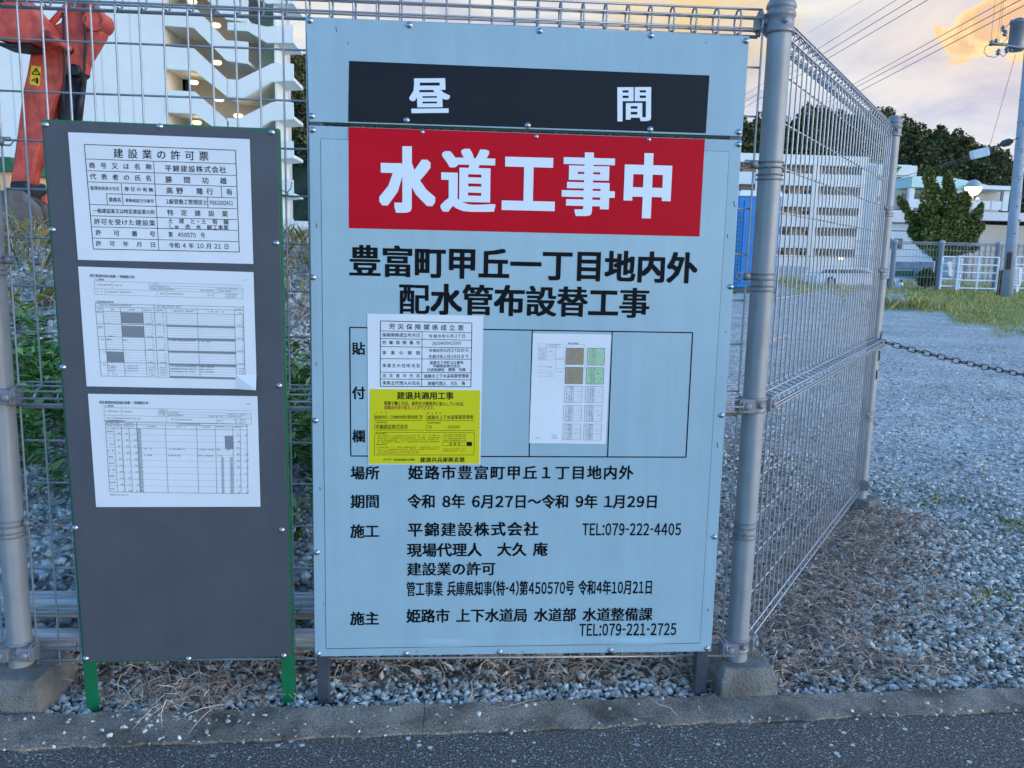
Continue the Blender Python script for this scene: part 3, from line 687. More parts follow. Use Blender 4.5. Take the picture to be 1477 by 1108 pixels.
def line(name, mat, parent, *a, **k):
    m = MB(); text(m, SP, *a, **k); return m.build(name, M[mat], parent)
line('heading_lettering', 'sign_white', tp, '昼', 593, 649, 137, 52, off=0.030, lift=0.0014); line('heading_lettering', 'sign_white', tp, '間', 889.5, 941, 150.5, 51, off=0.030, lift=0.0014)
m_ = MB(); text(m_, SP, '水道工事中', 547, 973.5, 256.5, 93, yb=271, off=0.046, lift=0.0026, narrow=0.83); m_.build('heading_lettering', M['sign_white'], mp_)
BL = 0.0018
line('title_lettering', 'ink', mp_, '豊富町甲丘一丁目地内外', 505, 1005, 373.5, 45, yb=388.5, off=0.034, lift=BL)
line('title_lettering', 'ink', mp_, '配水管布設替工事', 576, 936, 429, 44, yb=438.5, off=0.034, lift=BL)
B2 = 0.026
for t_, x0, x1, y, h in (('場所', 506, 547, 680, 19), ('期間', 506, 547, 721, 19.5), ('施工', 505.5, 546.5, 764, 19.5), ('施主', 505, 546, 890, 19),
                          ('平錦建設株式会社', 588, 776, 762.5, 20), ('現場代理人　大久 庵', 587, 789, 792, 19.5), ('建設業の許可', 587, 714, 819.5, 19),
                          ('管工事業 兵庫県知事(特-4)第450570号 令和4年10月21日', 586, 941, 848, 21), ('姫路市 上下水道局 水道部 水道整備課', 586, 940, 887, 19.5)):
    line('body_lettering', 'ink', mp_, t_, x0, x1, y, h, off=B2, lift=BL)
line('body_lettering', 'ink', mp_, '姫路市豊富町甲丘１丁目地内外', 589, 913, 680, 20, yb=682.5, off=B2, lift=BL)
line('body_lettering', 'ink', mp_, '令和 8年 6月27日〜令和 9年 1月29日', 588, 949, 721.5, 20, yb=724.5, off=B2, lift=BL)
line('body_lettering', 'ink', mp_, 'TEL:079-222-4405', 838.5, 982.5, 764, 17.5, yb=765, off=0.02, lift=BL, ascii_=True)
line('body_lettering', 'ink', mp_, 'TEL:079-221-2725', 834, 975.5, 909, 17.5, yb=909, off=0.02, lift=BL, ascii_=True)
for t_, y in (('貼', 500.5), ('付', 564.5), ('欄', 627)): line('body_lettering', 'ink', mp_, t_, 508.5, 527, y, 18, off=B2, lift=BL)
m_ = MB()
for q in ((505, 470, 999, 481.5), (999, 481.5, 989, 661), (505, 470, 506, 655.5), (506, 655.5, 989, 661), (531, 470.6, 531.5, 656), (768, 477, 763, 659), (883, 479, 876, 660)):
    rule(m_, SP, *q, w=1.7, lift=0.0017)
m_.build('notice_grid_lines', M['ink'], mp_)
for u, v in ((448.8, 27.3), (591.9, 35.2), (779.8, 44.9), (940, 52.8), (1077, 61.6), (451, 165), (1066, 193), (587.5, 172), (762, 181), (938.5, 188)):
    screw(tp, SP(u, v, 0.0006), SP.n)
for u, v in ((452, 185), (610.3, 189.5), (774.5, 197.3), (936.5, 202.8), (1066, 210.5), (452.3, 397.5), (455, 604), (456.5, 794.5), (458, 943-2), (585, 941.5), (720, 940.5), (880, 939), (1019, 937.5), (1054, 415.8), (1040.5, 601), (1030, 776.5)):
    screw(mp_, SP(u, v, 0.0008), SP.n)
m_ = MB()
for u, v, du, dv in ((486, 37, 2, 7), (503, 59, 1.5, 4), (1018, 63, 3, 2), (1058, 292, 4, 9), (1049, 340, 2, 6), (457, 320, 1.5, 6), (461, 700, 1.5, 5), (1046, 480, 2, 3), (1034, 640, 1.5, 8), (752, 939, 3, 2), (600, 938, 2, 1.5), (1020, 880, 1.5, 4), (456, 520, 1, 5), (466, 868, 2, 2)):
    rule(m_, SP, u, v, u+du*0.6, v+dv, w=1.2, lift=0.0005)
m_.build('scuff_marks', M['leg_grey'], mp_)
PAP = 0.0022
# white insurance notice
cr = Crop(SP, 520, 440, 4.616)
c4 = [(48, 48), (820, 68), (797, 1058), (50, 1052)]
b0 = PAP; base_c = cr(430, 300, b0)
ins = thing('notice_paper', 'white two column notice directly above the yellow notice on the sign', 'paper', base_c, 'notices on the construction sign')
m_ = MB(); slab(m_, cr, c4, b0-0.0003, b0+0.0004); m_.build('sheet', M['paper'], ins)
m_ = MB(); L = b0+0.0007
fx = ((135, 97), (743, 116), (735, 540), (133, 532))
for i in range(4): rule(m_, cr, *fx[i], *fx[(i+1) % 4], w=4.5, lift=L)
for a, b in ((163, 180), (214, 230), (267, 281), (348, 357), (438, 447), (483, 494)): rule(m_, cr, 134.5, a, 740, b, w=3.6, lift=L)
rule(m_, cr, 412, 172, 408, 536, w=3.6, lift=L)
text(m_, cr, '労災保険関係成立票', 193, 688, 133, 38, yb=148, off=0.012, lift=L)
for t_, y in (('保険関係成立年月日', 190), ('労働保険番号', 240), ('事業の期間', 308), ('事業主の住所氏名', 393), ('注文者の氏名', 460), ('事業主代理人の氏名', 509)):
    text(m_, cr, t_, 147, 398, y, 25, yb=y+4, off=0.012, lift=L)
for t_, x0, x1, y, h in (('令和8年6月27日', 455, 700, 201, 25), ('令和8年6月27日から', 455, 722, 296, 25), ('令和9年1月29日まで', 452, 722, 337, 25),
                          ('姫路市下寺町101番地', 463, 685, 377, 23), ('平錦建設株式会社', 483, 665, 400, 22), ('代表取締役　勝間　功雄', 445, 700, 425, 23), ('姫路市上下水道事業管理者', 425, 722, 467, 26), ('現場代理人　大久　庵', 448, 697, 516, 26)):
    text(m_, cr, t_, x0, x1, y, h, off=0.01, lift=L)
text(m_, cr, '28104600415000', 477, 673, 249, 22, off=0.004, lift=L, ascii_=True)
m_.build('printed_text', M['ink'], ins)
# yellow notice
b1 = b0+0.0010; L = b1+0.0007
yel = thing('notice_paper', 'bright yellow printed notice with bold black heading below the white notice on the sign', 'paper', cr(430, 800, b1), 'notices on the construction sign')
m_ = MB(); slab(m_, cr, [(65, 549), (797, 564), (790, 1051), (57, 1046)], b1-0.0003, b1+0.0004); m_.build('sheet', M['yellow'], yel)
m_ = MB()
text(m_, cr, '建退共適用工事', 245, 620, 594, 50, yb=598, off=0.03, lift=L)
text(m_, cr, '現場で働く方は、雇用主が建退共に加入していれば、', 158, 705, 643, 27, yb=653, off=0.014, lift=L)
for t_, x0, x1, y, h in (('工事名', 100, 178, 705, 11), ('発注者名', 443, 537, 711, 11), ('元請事業者名', 98, 177, 771, 11), ('共済契約者番号', 443, 535, 777, 11),
                          ('豊富町甲丘一丁目地内外配水管布設替工事', 98, 413, 737, 24), ('姫路市上下水道事業管理者', 447, 752, 741, 28), ('平錦建設株式会社', 100, 317, 801, 31)):
    text(m_, cr, t_, x0, x1, y, h, off=0.008, lift=L)
text(m_, cr, '78', 446, 475, 805, 20, lift=L, ascii_=True); text(m_, cr, '- 00390', 560, 662, 806, 20, lift=L, ascii_=True)
text(m_, cr, '建退共兵庫県支部', 398, 692, 1023, 33, off=0.025, lift=L)
text(m_, cr, '独立行政法人', 153, 216, 1018, 12, off=0.01, lift=L); text(m_, cr, '勤労者退職金共済機構', 224, 362, 1021, 14, off=0.012, lift=L)
for x0, x1, y0, y1 in ((94, 417, 718, 757), (94, 417, 782, 822), (439, 758, 723, 762), (437, 758, 788, 827)):
    rule(m_, cr, x0, y0, x0, y1, 2.5, L); rule(m_, cr, x0, y1, x1, y1+3, 2.5, L)
bx_ = [(105, 838), (750, 843), (757, 850), (755, 985), (747, 993), (98, 988), (92, 980), (96, 846)]
for i in range(8): rule(m_, cr, *bx_[i], *bx_[(i+1) % 8], w=2.5, lift=L)
for q in ((547, 905, 740, 907), (740, 907, 740, 932), (740, 932, 547, 930), (547, 930, 547, 905)): rule(m_, cr, *q, w=2.5, lift=L)
patch(m_, cr, [(706, 907), (740, 907), (740, 932), (706, 932)], L)
text(m_, cr, '建退共', 592, 664, 918, 16, off=0.012, lift=L)
for y in (846, 918): dashes(m_, cr, 105, 175, y, 12, L, 1)
for y in (862, 876, 890, 903, 938, 952): dashes(m_, cr, 112, 530, y, 9, L, 0.8)
for y in (858, 870, 883, 895, 952, 965): dashes(m_, cr, 550, 700, y, 8, L, 0.8)
m_.build('printed_text', M['ink'], yel)
m_ = MB(); text(m_, cr, '退職金を受け取ることができます。', 158, 508, 672, 27, yb=677, off=0.014, lift=L)
for y in (965, 977): dashes(m_, cr, 112, 390, y, 9, L, 0.9)
m_.build('red_printed_text', M['red_ink'], yel)
# organisation chart
cr = Crop(SP, 755, 470, 6.156)
org = thing('notice_paper', 'white chart sheet with two brown and two green boxes on the blue sign', 'paper', cr(420, 550, PAP), 'notices on the construction sign')
m_ = MB(); slab(m_, cr, [(85, 65), (782, 82), (727, 1053), (50, 1040)], PAP-0.0003, PAP+0.0004); m_.build('sheet', M['paper'], org)
mb_, mg_, mk, mf = MB(), MB(), MB(), MB(); L = PAP+0.0006
def cell(x0, y0, x1, y1, fillmb, empty):
    dx = -0.035*(y1-y0)
    pts = [(x0, y0), (x1, y0+3), (x1+dx, y1+3), (x0+dx, y1)]
    if fillmb: patch(fillmb, cr, pts, L)
    for i in range(4): rule(mk if fillmb else mf, cr, *pts[i], *pts[(i+1) % 4], w=3.5, lift=L+0.0002)
    w = x1-x0; hgt = y1-y0
    for k in range(1, 9): rule(mf, cr, x0-0.035*hgt*k/9, y0+hgt*k/9, x1-0.035*hgt*k/9, y0+hgt*k/9+3, w=1.5, lift=L+0.0002)
    for fx_ in (0.12, 0.3, 0.4, 0.5): rule(mf, cr, x0+w*fx_, y0, x0+w*fx_+dx, y1, w=2.5, lift=L+0.0002)
    for k in range(9):
        y = y0+hgt*(k+0.5)/9
        dashes(mk, cr, x0+w*0.16-0.035*hgt*k/9, x0+w*0.5-0.035*hgt*k/9, y, 9, L+0.0003, 0.6)
        if not empty: dashes(mk, cr, x0+w*0.58-0.035*hgt*k/9, x0+w*0.95-0.035*hgt*k/9, y, 9, L+0.0003, 0.35)
    if empty:
        for yy in (0.36, 0.62): dashes(mk, cr, x0+w*0.63, x0+w*0.9, y0+hgt*yy, 10, L+0.0003, 0.45)
for q in ((380, 198, 535, 343), (372, 368, 528, 513)): cell(*q, mb_, False)
for q in ((568, 200, 722, 350), (558, 372, 714, 518)): cell(*q, mg_, False)
for q in ((365, 535, 522, 680), (550, 540, 707, 685), (357, 705, 515, 845), (542, 708, 697, 850), (352, 870, 507, 1010), (535, 872, 691, 1015)): cell(*q, None, True)
text(mk, cr, '施工体系図', 398, 488, 156, 17, yb=159, off=0.02, lift=L)
for q in ((136, 158, 370, 165), (136, 188, 370, 195), (136, 158, 133, 302), (133, 302, 285, 302), (288, 165, 285, 302), (200, 160, 200, 305), (130, 360, 270, 362), (128, 392, 270, 394), (130, 415, 275, 417), (126, 445, 275, 447),
          (290, 290, 290, 410), (290, 300, 360, 302), (285, 380, 370, 382), (368, 210, 366, 390), (548, 215, 544, 390), (385, 165, 540, 168), (385, 165, 384, 196), (540, 168, 540, 196)): rule(mf, cr, *q, w=2.2, lift=L)
for y in (168, 182): dashes(mk, cr, 205, 330, y, 10, L, 0.8)
for k in range(8): dashes(mk, cr, 142, 196, 205+k*12.5, 9, L, 0.6); rule(mf, cr, 135, 199+k*12.5, 286, 200+k*12.5, 1.2, L)
dashes(mk, cr, 228, 262, 228, 10, L); dashes(mk, cr, 212, 265, 368, 9, L); dashes(mk, cr, 212, 265, 430, 9, L); dashes(mk, cr, 300, 355, 290, 9, L); dashes(mk, cr, 300, 350, 405, 9, L)
for k in range(4): dashes(mk, cr, 250, 300, 968+k*10, 8, L, 0.9)
dashes(mk, cr, 108, 146, 995, 8, L)
mb_.build('brown_box', M['cell_brown'], org); mg_.build('green_box', M['cell_green'], org); mk.build('printed_text', M['print'], org); mf.build('printed_lines', M['faint'], org)

# ------------------------------------------------------------------ the slate grey board on green legs
gx0, gx1, gzt, gzb, gyl, gyr, gln = -0.6021, -0.0622, 1.5157, 0.1356, -0.0249, 0.0076, -0.0413
gyl += 0.0; GP_W = [(gx0, gyl+gln, gzt), (gx1, gyr+gln, gzt), (gx1, gyr, gzb), (gx0, gyl, gzb)]
GP = Plane([(60, 176), (397, 184), (425, 945), (118, 960)], GP_W)
gb = thing('notice_board', 'tall slate grey notice board on green legs left of the large pale blue sign', 'notice board', (-0.33, 0.0, 0))
m_ = MB(); slab(m_, GP, [(63, 177), (396, 185), (424, 944), (121, 957.5)], -0.004, 0.0); pn = m_.build('panel', M['board_grey'], gb, bevel=0.001)
for nm, pts in (('leg', [(60, 175.5), (65, 175.5), (123, 959), (118, 960)]), ('leg', [(394, 184), (397.5, 184), (426, 946), (421, 946)])):
    m_ = MB(); slab(m_, GP, pts, -0.032, -0.0045)
    left = pts[0][0] < 200
    if left:
        a, b = V((gx0, gyl, gzb)), V((gx0+0.032, gyl+0.002, gzb))
    else:
        a, b = V((gx1-0.030, gyr-0.002, gzb)), V((gx1+0.001, gyr, gzb))
    off = V((0, 0.0050, 0)); dn = V((0, 0.003, 0)); up = V((0, 0.002, 0.12))
    zg = -0.02
    # angle-iron foot: front flange and side flange
    t_ = V((0, 0.004, 0)); h_ = 0.10
    def p_(q, z, extra): return V((q.x, q.y+(gln*(z-gzb)/(gzt-gzb)), z))+extra
    m_.hexa([p_(a, zg, off), p_(b, zg, off), p_(b, zg, off+t_), p_(a, zg, off+t_), p_(a, gzb+0.05, off), p_(b, gzb+0.05, off), p_(b, gzb+0.05, off+t_), p_(a, gzb+0.05, off+t_)])
    c = a if left else b; sgn = 1 if left else -1
    m_.hexa([p_(c, zg, off+V((0, 0.0042, 0))), p_(c+V((sgn*0.004, 0, 0)), zg, off+V((0, 0.0042, 0))), p_(c+V((sgn*0.004, 0, 0)), zg, off+V((0, 0.034, 0))), p_(c, zg, off+V((0, 0.034, 0))),
             p_(c, gzb-0.01, off+V((0, 0.0042, 0))), p_(c+V((sgn*0.004, 0, 0)), gzb-0.01, off+V((0, 0.0042, 0))), p_(c+V((sgn*0.004, 0, 0)), gzb-0.01, off+V((0, 0.034, 0))), p_(c, gzb-0.01, off+V((0, 0.034, 0)))])
    m_.build('leg', M['frame_green'], gb)
m_ = MB(); slab(m_, GP, [(60.5, 174.5), (397, 182.5), (397, 185), (60.5, 177)], -0.03, -0.0046); m_.build('cross_rail', M['frame_green'], gb); m_ = MB(); slab(m_, GP, [(120, 956), (424, 942), (424.2, 945.5), (120, 960.5)], -0.03, -0.0046)
m_.build('cross_rail', M['frame_green'], gb)
for u, v in ((67, 182.3), (229, 182.4), (387.6, 188), (76.5, 330), (91, 526), (395.7, 344), (402, 548), (108, 759), (408, 758), (123.5, 952), (273.5, 950.3), (413, 945-1)):
    screw(pn, GP(u, v, 0.0006), GP.n)
for u, v in ((397, 272), (408, 660), (420, 883)):
    m_ = MB(); p = GP(u, v, -0.026)+V((0.006, 0, 0)); m_.ring(p, (0.15, 0.3, 1), 0.016, 0.0014, 16, 5); m_.path([p+V((0.014, -0.006, 0)), p+V((0.024, -0.008, 0.010)), p+V((0.026, -0.006, 0.026))], 0.0013, 5)
    m_.build('wire_tie', M['frame_green'], gb, smooth=True)
# permit sheet
PGRP = 'sheets taped to the slate grey board'
cr = Crop(GP, 90, 185, 5.093)
pa = thing('notice_paper', 'white large print permit sheet, topmost of three on the slate grey board', 'paper', cr(700, 500, 0.001), PGRP)
def sheet_mesh(corners, lift, curl):
    """a paper sheet with a slightly raised corner"""
    mb = MB(); k = 8
    def pt(a, b):
        u = (corners[0][0]*(1-a)*(1-b)+corners[1][0]*a*(1-b)+corners[2][0]*a*b+corners[3][0]*(1-a)*b)
        v = (corners[0][1]*(1-a)*(1-b)+corners[1][1]*a*(1-b)+corners[2][1]*a*b+corners[3][1]*(1-a)*b)
        c = curl*max(0, (a-0.87)/0.13)*max(0, (b-0.87)/0.13)
        return cr(u, v, lift+c)
    n = len(mb.v)
    for j in range(k+1):
        for i in range(k+1): mb.v.append(tuple(pt(i/k, j/k)))
    for j in range(k):
        for i in range(k):
            a = j*(k+1)+i; mb.f.append((a, a+1, a+k+2, a+k+1))
    n = len(mb.v); off = cr(0, 0, -0.0004)-cr(0, 0, 0)
    mb.v += [tuple(V(p)+off) for p in mb.v[:n]]; mb.f += [tuple(q+n for q in reversed(f)) for f in mb.f]
    return mb
sheet_mesh([(47, 38), (1358, 67), (1392, 963), (117, 952)], 0.0012, 0.0).build('sheet', M['paper'], pa)
m_ = MB(); L = 0.0016
fx = ((165, 123), (1257, 148), (1290, 878), (230, 872))
for i in range(4): rule(m_, cr, *fx[i], *fx[(i+1) % 4], w=5, lift=L)
for q in ((180, 227, 1260, 245), (187, 310, 1262, 328), (192, 390, 1264, 408), (325, 473, 1266, 489), (205, 552, 1268, 567), (213, 633, 1272, 645), (220, 712, 1277, 722), (225, 793, 1283, 803),
          (665, 238, 705, 875), (432, 397, 445, 552), (325, 472, 332, 552), (1155, 408, 1160, 486), (1057, 488, 1060, 565)): rule(m_, cr, *q, w=4, lift=L)
for t_, x0, x1, ya, yb, h in (('建設業の許可票', 375, 1062, 182, 193, 66), ('商号又は名称', 198, 652, 271, 277, 42), ('平錦建設株式会社', 747, 1190, 284, 289, 46), ('代表者の氏名', 205, 652, 351, 358, 42), ('勝間功雄', 750, 1195, 364, 368, 46),
                               ('監理技術者の氏名', 210, 418, 433, 437, 27), ('専任の有無', 455, 663, 437, 440, 31), ('高野　隆行', 757, 1097, 443, 446, 46), ('有', 1192, 1237, 447, 447, 46), ('資格名', 342, 432, 515, 517, 34), ('資格者証交付番号', 462, 668, 518, 521, 26),
                               ('1級管施工管理技士', 755, 1055, 521, 524, 36), ('一般建設業又は特定建設業の別', 228, 673, 596, 600, 33), ('特定建設業', 765, 1205, 601, 604, 42), ('許可を受けた建設業', 235, 678, 674, 679, 42),
                               ('土　建　と・土　管　舗', 770, 1210, 661, 663, 35), ('しゅ　造　水　解工事業', 775, 1210, 702, 704, 35), ('許可番号', 245, 680, 753, 758, 40), ('第　450570　号', 775, 1040, 759, 761, 38), ('許可年月日', 247, 682, 831, 834, 38), ('令和 4 年 10 月 21 日', 778, 1215, 837, 839, 40)):
    text(m_, cr, t_, x0, x1, ya, h, yb=yb, off=0.012, lift=L)
text(m_, cr, 'P061002411', 1072, 1243, 526, 31, off=0.014, lift=L, ascii_=True)
m_.build('printed_text', M['ink'], pa)
# recycling plan sheet
cr = Crop(GP, 100, 370, 5.093)
pb = thing('notice_paper', 'white sheet with grey shaded table cells, middle of three on the slate board', 'paper', cr(700, 500, 0.001), PGRP)
sheet_mesh([(67, 58), (1343, 80), (1375, 935), (128, 930)], 0.0012, 0.012).build('sheet', M['paper'], pb)
mk, mf, mg_ = MB(), MB(), MB()
def headbox(x0, y0, dxl, second):
    """the address block shared by both plan sheets"""
    f = lambda u, v: (x0+u+dxl*v, y0+v+u*0.016*second)
    def r(u0, v0, u1, v1): rule(mf, cr, *f(u0, v0), *f(u1, v1), w=2.4, lift=L)
    for q in ((0, 0, 1080, 0), (0, 57, 1080, 57), (0, 98, 1080, 98), (0, 0, 0, 98), (1080, 20, 1080, 98), (128, 0, 128, 57), (400, 0, 400, 57), (465, 0, 465, 57), (400, 20, 1080, 20), (400, 38, 1080, 38), (455, 57, 455, 98), (525, 57, 525, 98), (825, 57, 825, 98), (868, 57, 868, 98), (895, 20, 895, 57), (75, 57, 75, 98)): r(*q)
    def d(u0, u1, v, h=11, fl=0.85): a = f(u0, v); dashes(mk, cr, a[0], a[0]+u1-u0, a[1], h, L, fl)
    d(8, 120, 28); d(135, 205, 28); d(408, 455, 10); d(408, 455, 29); d(408, 455, 47); d(470, 550, 29); d(470, 580, 47); d(770, 870, 47, 10); d(900, 1045, 29, 9); d(910, 1010, 47, 9)
    d(15, 62, 78); d(80, 265, 78); d(470, 515, 78); d(532, 645, 78); d(830, 860, 78); d(950, 1040, 70); d(950, 1040, 88)
text(mk, cr, '再生資源利用計画書 －現場掲示用－', 152, 495, 122, 22, yb=129, off=0.022, lift=L); text(mk, cr, '1.工事概要', 188, 256, 150, 14, off=0.015, lift=L)
dashes(mf, cr, 1262, 1295, 138, 14, L)
headbox(186, 160, 0.03, 1)
text(mk, cr, '2.建設資材利用計画', 192, 325, 312, 15, off=0.015, lift=L)
sk = lambda x, y: x+0.083*(y-325)*(1-(x-195)/1080*0.55)
def vline(x, y0, y1, w=2.6): rule(mk, cr, sk(x, y0), y0, sk(x, y1), y1, w, L)
def hline(x0, x1, y, w=2.2, mb=None): rule(mb or mf, cr, sk(x0, y), y, sk(x1, y+10*(1 if y < 500 else 0.4)), y+10*(1 if y < 500 else 0.4)*(x1-x0)/1080, w, L)
for x in (192, 620, 1270): vline(x, 325, 853, 3)
for x in (245, 372, 535, 705, 932, 1205): vline(x, 348, 853)
for y in (325, 348, 380, 470, 565, 658, 752, 853): hline(192, 1270, y, 2.6, mk)
for k in range(24): hline(245, 1205, 398+k*18.7, 1.3)
for x0, y0, x1, y1 in ((372, 382, 535, 462), (372, 478, 535, 560), (245, 668, 372, 745)):
    patch(mg_, cr, [(sk(x0, y0), y0+3), (sk(x1, y0), y0+6), (sk(x1, y1), y1+5), (sk(x0, y1), y1+3)], L)
for y in (466, 561, 654, 748, 840): patch(mg_, cr, [(sk(705, y), y+4), (sk(1205, y), y+9), (sk(1205, y+17), y+25), (sk(705, y+17), y+20)], L+0.0001)
for x0, x1, y in ((225, 460, 335), (640, 820, 340), (205, 240, 362), (300, 330, 365), (430, 480, 366), (545, 605, 368), (630, 690, 368), (735, 905, 370), (1010, 1130, 372), (1215, 1255, 352), (1215, 1255, 378), (250, 290, 585), (375, 410, 588), (715, 915, 586), (935, 1020, 590)):
    dashes(mk, cr, sk(x0, y), sk(x1, y), y, 12, L+0.0002, 0.85)
for y in (775, 793, 812):
    for x0, x1 in ((250, 290), (375, 470), (715, 905), (935, 1040)): dashes(mk, cr, sk(x0, y), sk(x1, y), y, 11, L+0.0002, 0.85)
for k in range(25):
    y = 392+k*18.7
    for x in (590, 675, 1255): dashes(mk, cr, sk(x, y), sk(x+14, y), y, 9, L, 0.8)
    if k % 5 == 4 or k > 20:
        for x in (550, 635, 1222): dashes(mk, cr, sk(x, y), sk(x+40, y), y, 10, L, 0.9)
        dashes(mk, cr, sk(270, y), sk(310, y), y, 9, L, 0.6)
for y in (388, 490, 500, 585, 677, 770): dashes(mk, cr, sk(200, y), sk(238, y), y, 10, L, 0.8)
mg_.build('shaded_cells', M['cell_grey'], pb); mk.build('printed_text', M['print'], pb); mf.build('printed_lines', M['faint'], pb)
# recycling promotion sheet
cr = Crop(GP, 100, 550, 5.093)
pc = thing('notice_paper', 'white sheet with a wide ruled table, lowest of three on the slate board', 'paper', cr(750, 480, 0.001), PGRP)
sheet_mesh([(138, 68), (1380, 68), (1410, 886), (197, 905)], 0.0012, 0.0).build('sheet', M['paper'], pc)
mk, mf, mg_ = MB(), MB(), MB()
text(mk, cr, '再生資源利用促進計画書 －現場掲示用－', 222, 600, 129, 22, yb=129, off=0.022, lift=L); text(mk, cr, '1.工事概要', 256, 327, 154, 14, off=0.015, lift=L)
dashes(mf, cr, 1298, 1330, 124, 14, L)
headbox(256, 166, 0.03, 0.6)
text(mk, cr, '2.建設副産物搬出計画', 262, 405, 265, 15, off=0.015, lift=L)
sk = lambda x, y: x+0.065*(y-275)*(1-(x-265)/1040*0.68)
def hline2(x0, x1, y, w=2.2, mb=None): rule(mb or mf, cr, sk(x0, y), y, sk(x1, y), y, w, L)
for x in (265, 1306): vline(x, 275, 790, 3)
for x in (325, 380, 437, 495, 705, 935, 1072, 1200, 1255): vline(x, 290, 790)
vline(380, 290, 790, 3.5); vline(495, 275, 790, 3.5)
for y in (275, 290, 318, 790): hline2(265, 1306, y, 2.6, mk)
for k in range(10): hline2(265, 1306, 318+k*47.2, 1.6)
for k in range(47):
    y = 322+k*10; patch(mg_, cr, [(sk(498, y), y), (sk(524, y), y), (sk(524, y+6), y+6), (sk(498, y+6), y+6)], L+0.0001)
    if k > 19:
        for x in (1110, 1175): patch(mg_, cr, [(sk(x, y), y), (sk(x+20, y), y), (sk(x+20, y+6), y+6), (sk(x, y+6), y+6)], L+0.0001)
patch(mg_, cr, [(1142, 362), (1205, 362), (1211, 460), (1148, 460)], L+0.0001)
for x0, x1, y in ((272, 370, 283), (410, 470, 283), (790, 965, 281), (275, 315, 300), (335, 370, 300), (390, 430, 300), (450, 480, 300), (565, 640, 302), (790, 855, 302), (980, 1040, 300), (1078, 1140, 297), (1155, 1185, 302), (1210, 1250, 297), (1262, 1300, 290),
                  (540, 600, 467), (715, 840, 467), (945, 1060, 467), (1078, 1105, 466), (540, 600, 515), (715, 810, 515), (940, 1055, 513), (1078, 1120, 512), (1150, 1180, 466)):
    dashes(mk, cr, sk(x0, y), sk(x1, y), y, 11, L+0.0002, 0.85)
for k in range(10):
    y = 343+k*47.2
    dashes(mk, cr, sk(272, y), sk(315, y), y, 16, L, 0.8)
    for x in (350, 408, 465, 1228, 1290): dashes(mk, cr, sk(x, y+14), sk(x+24, y+14), y+14, 13, L, 0.7)
dashes(mk, cr, 300, 435, 812, 11, L)
mg_.build('shaded_cells', M['cell_grey'], pc); mk.build('printed_text', M['print'], pc); mf.build('printed_lines', M['faint'], pc)
bpy.data.objects.remove(FO, do_unlink=True)

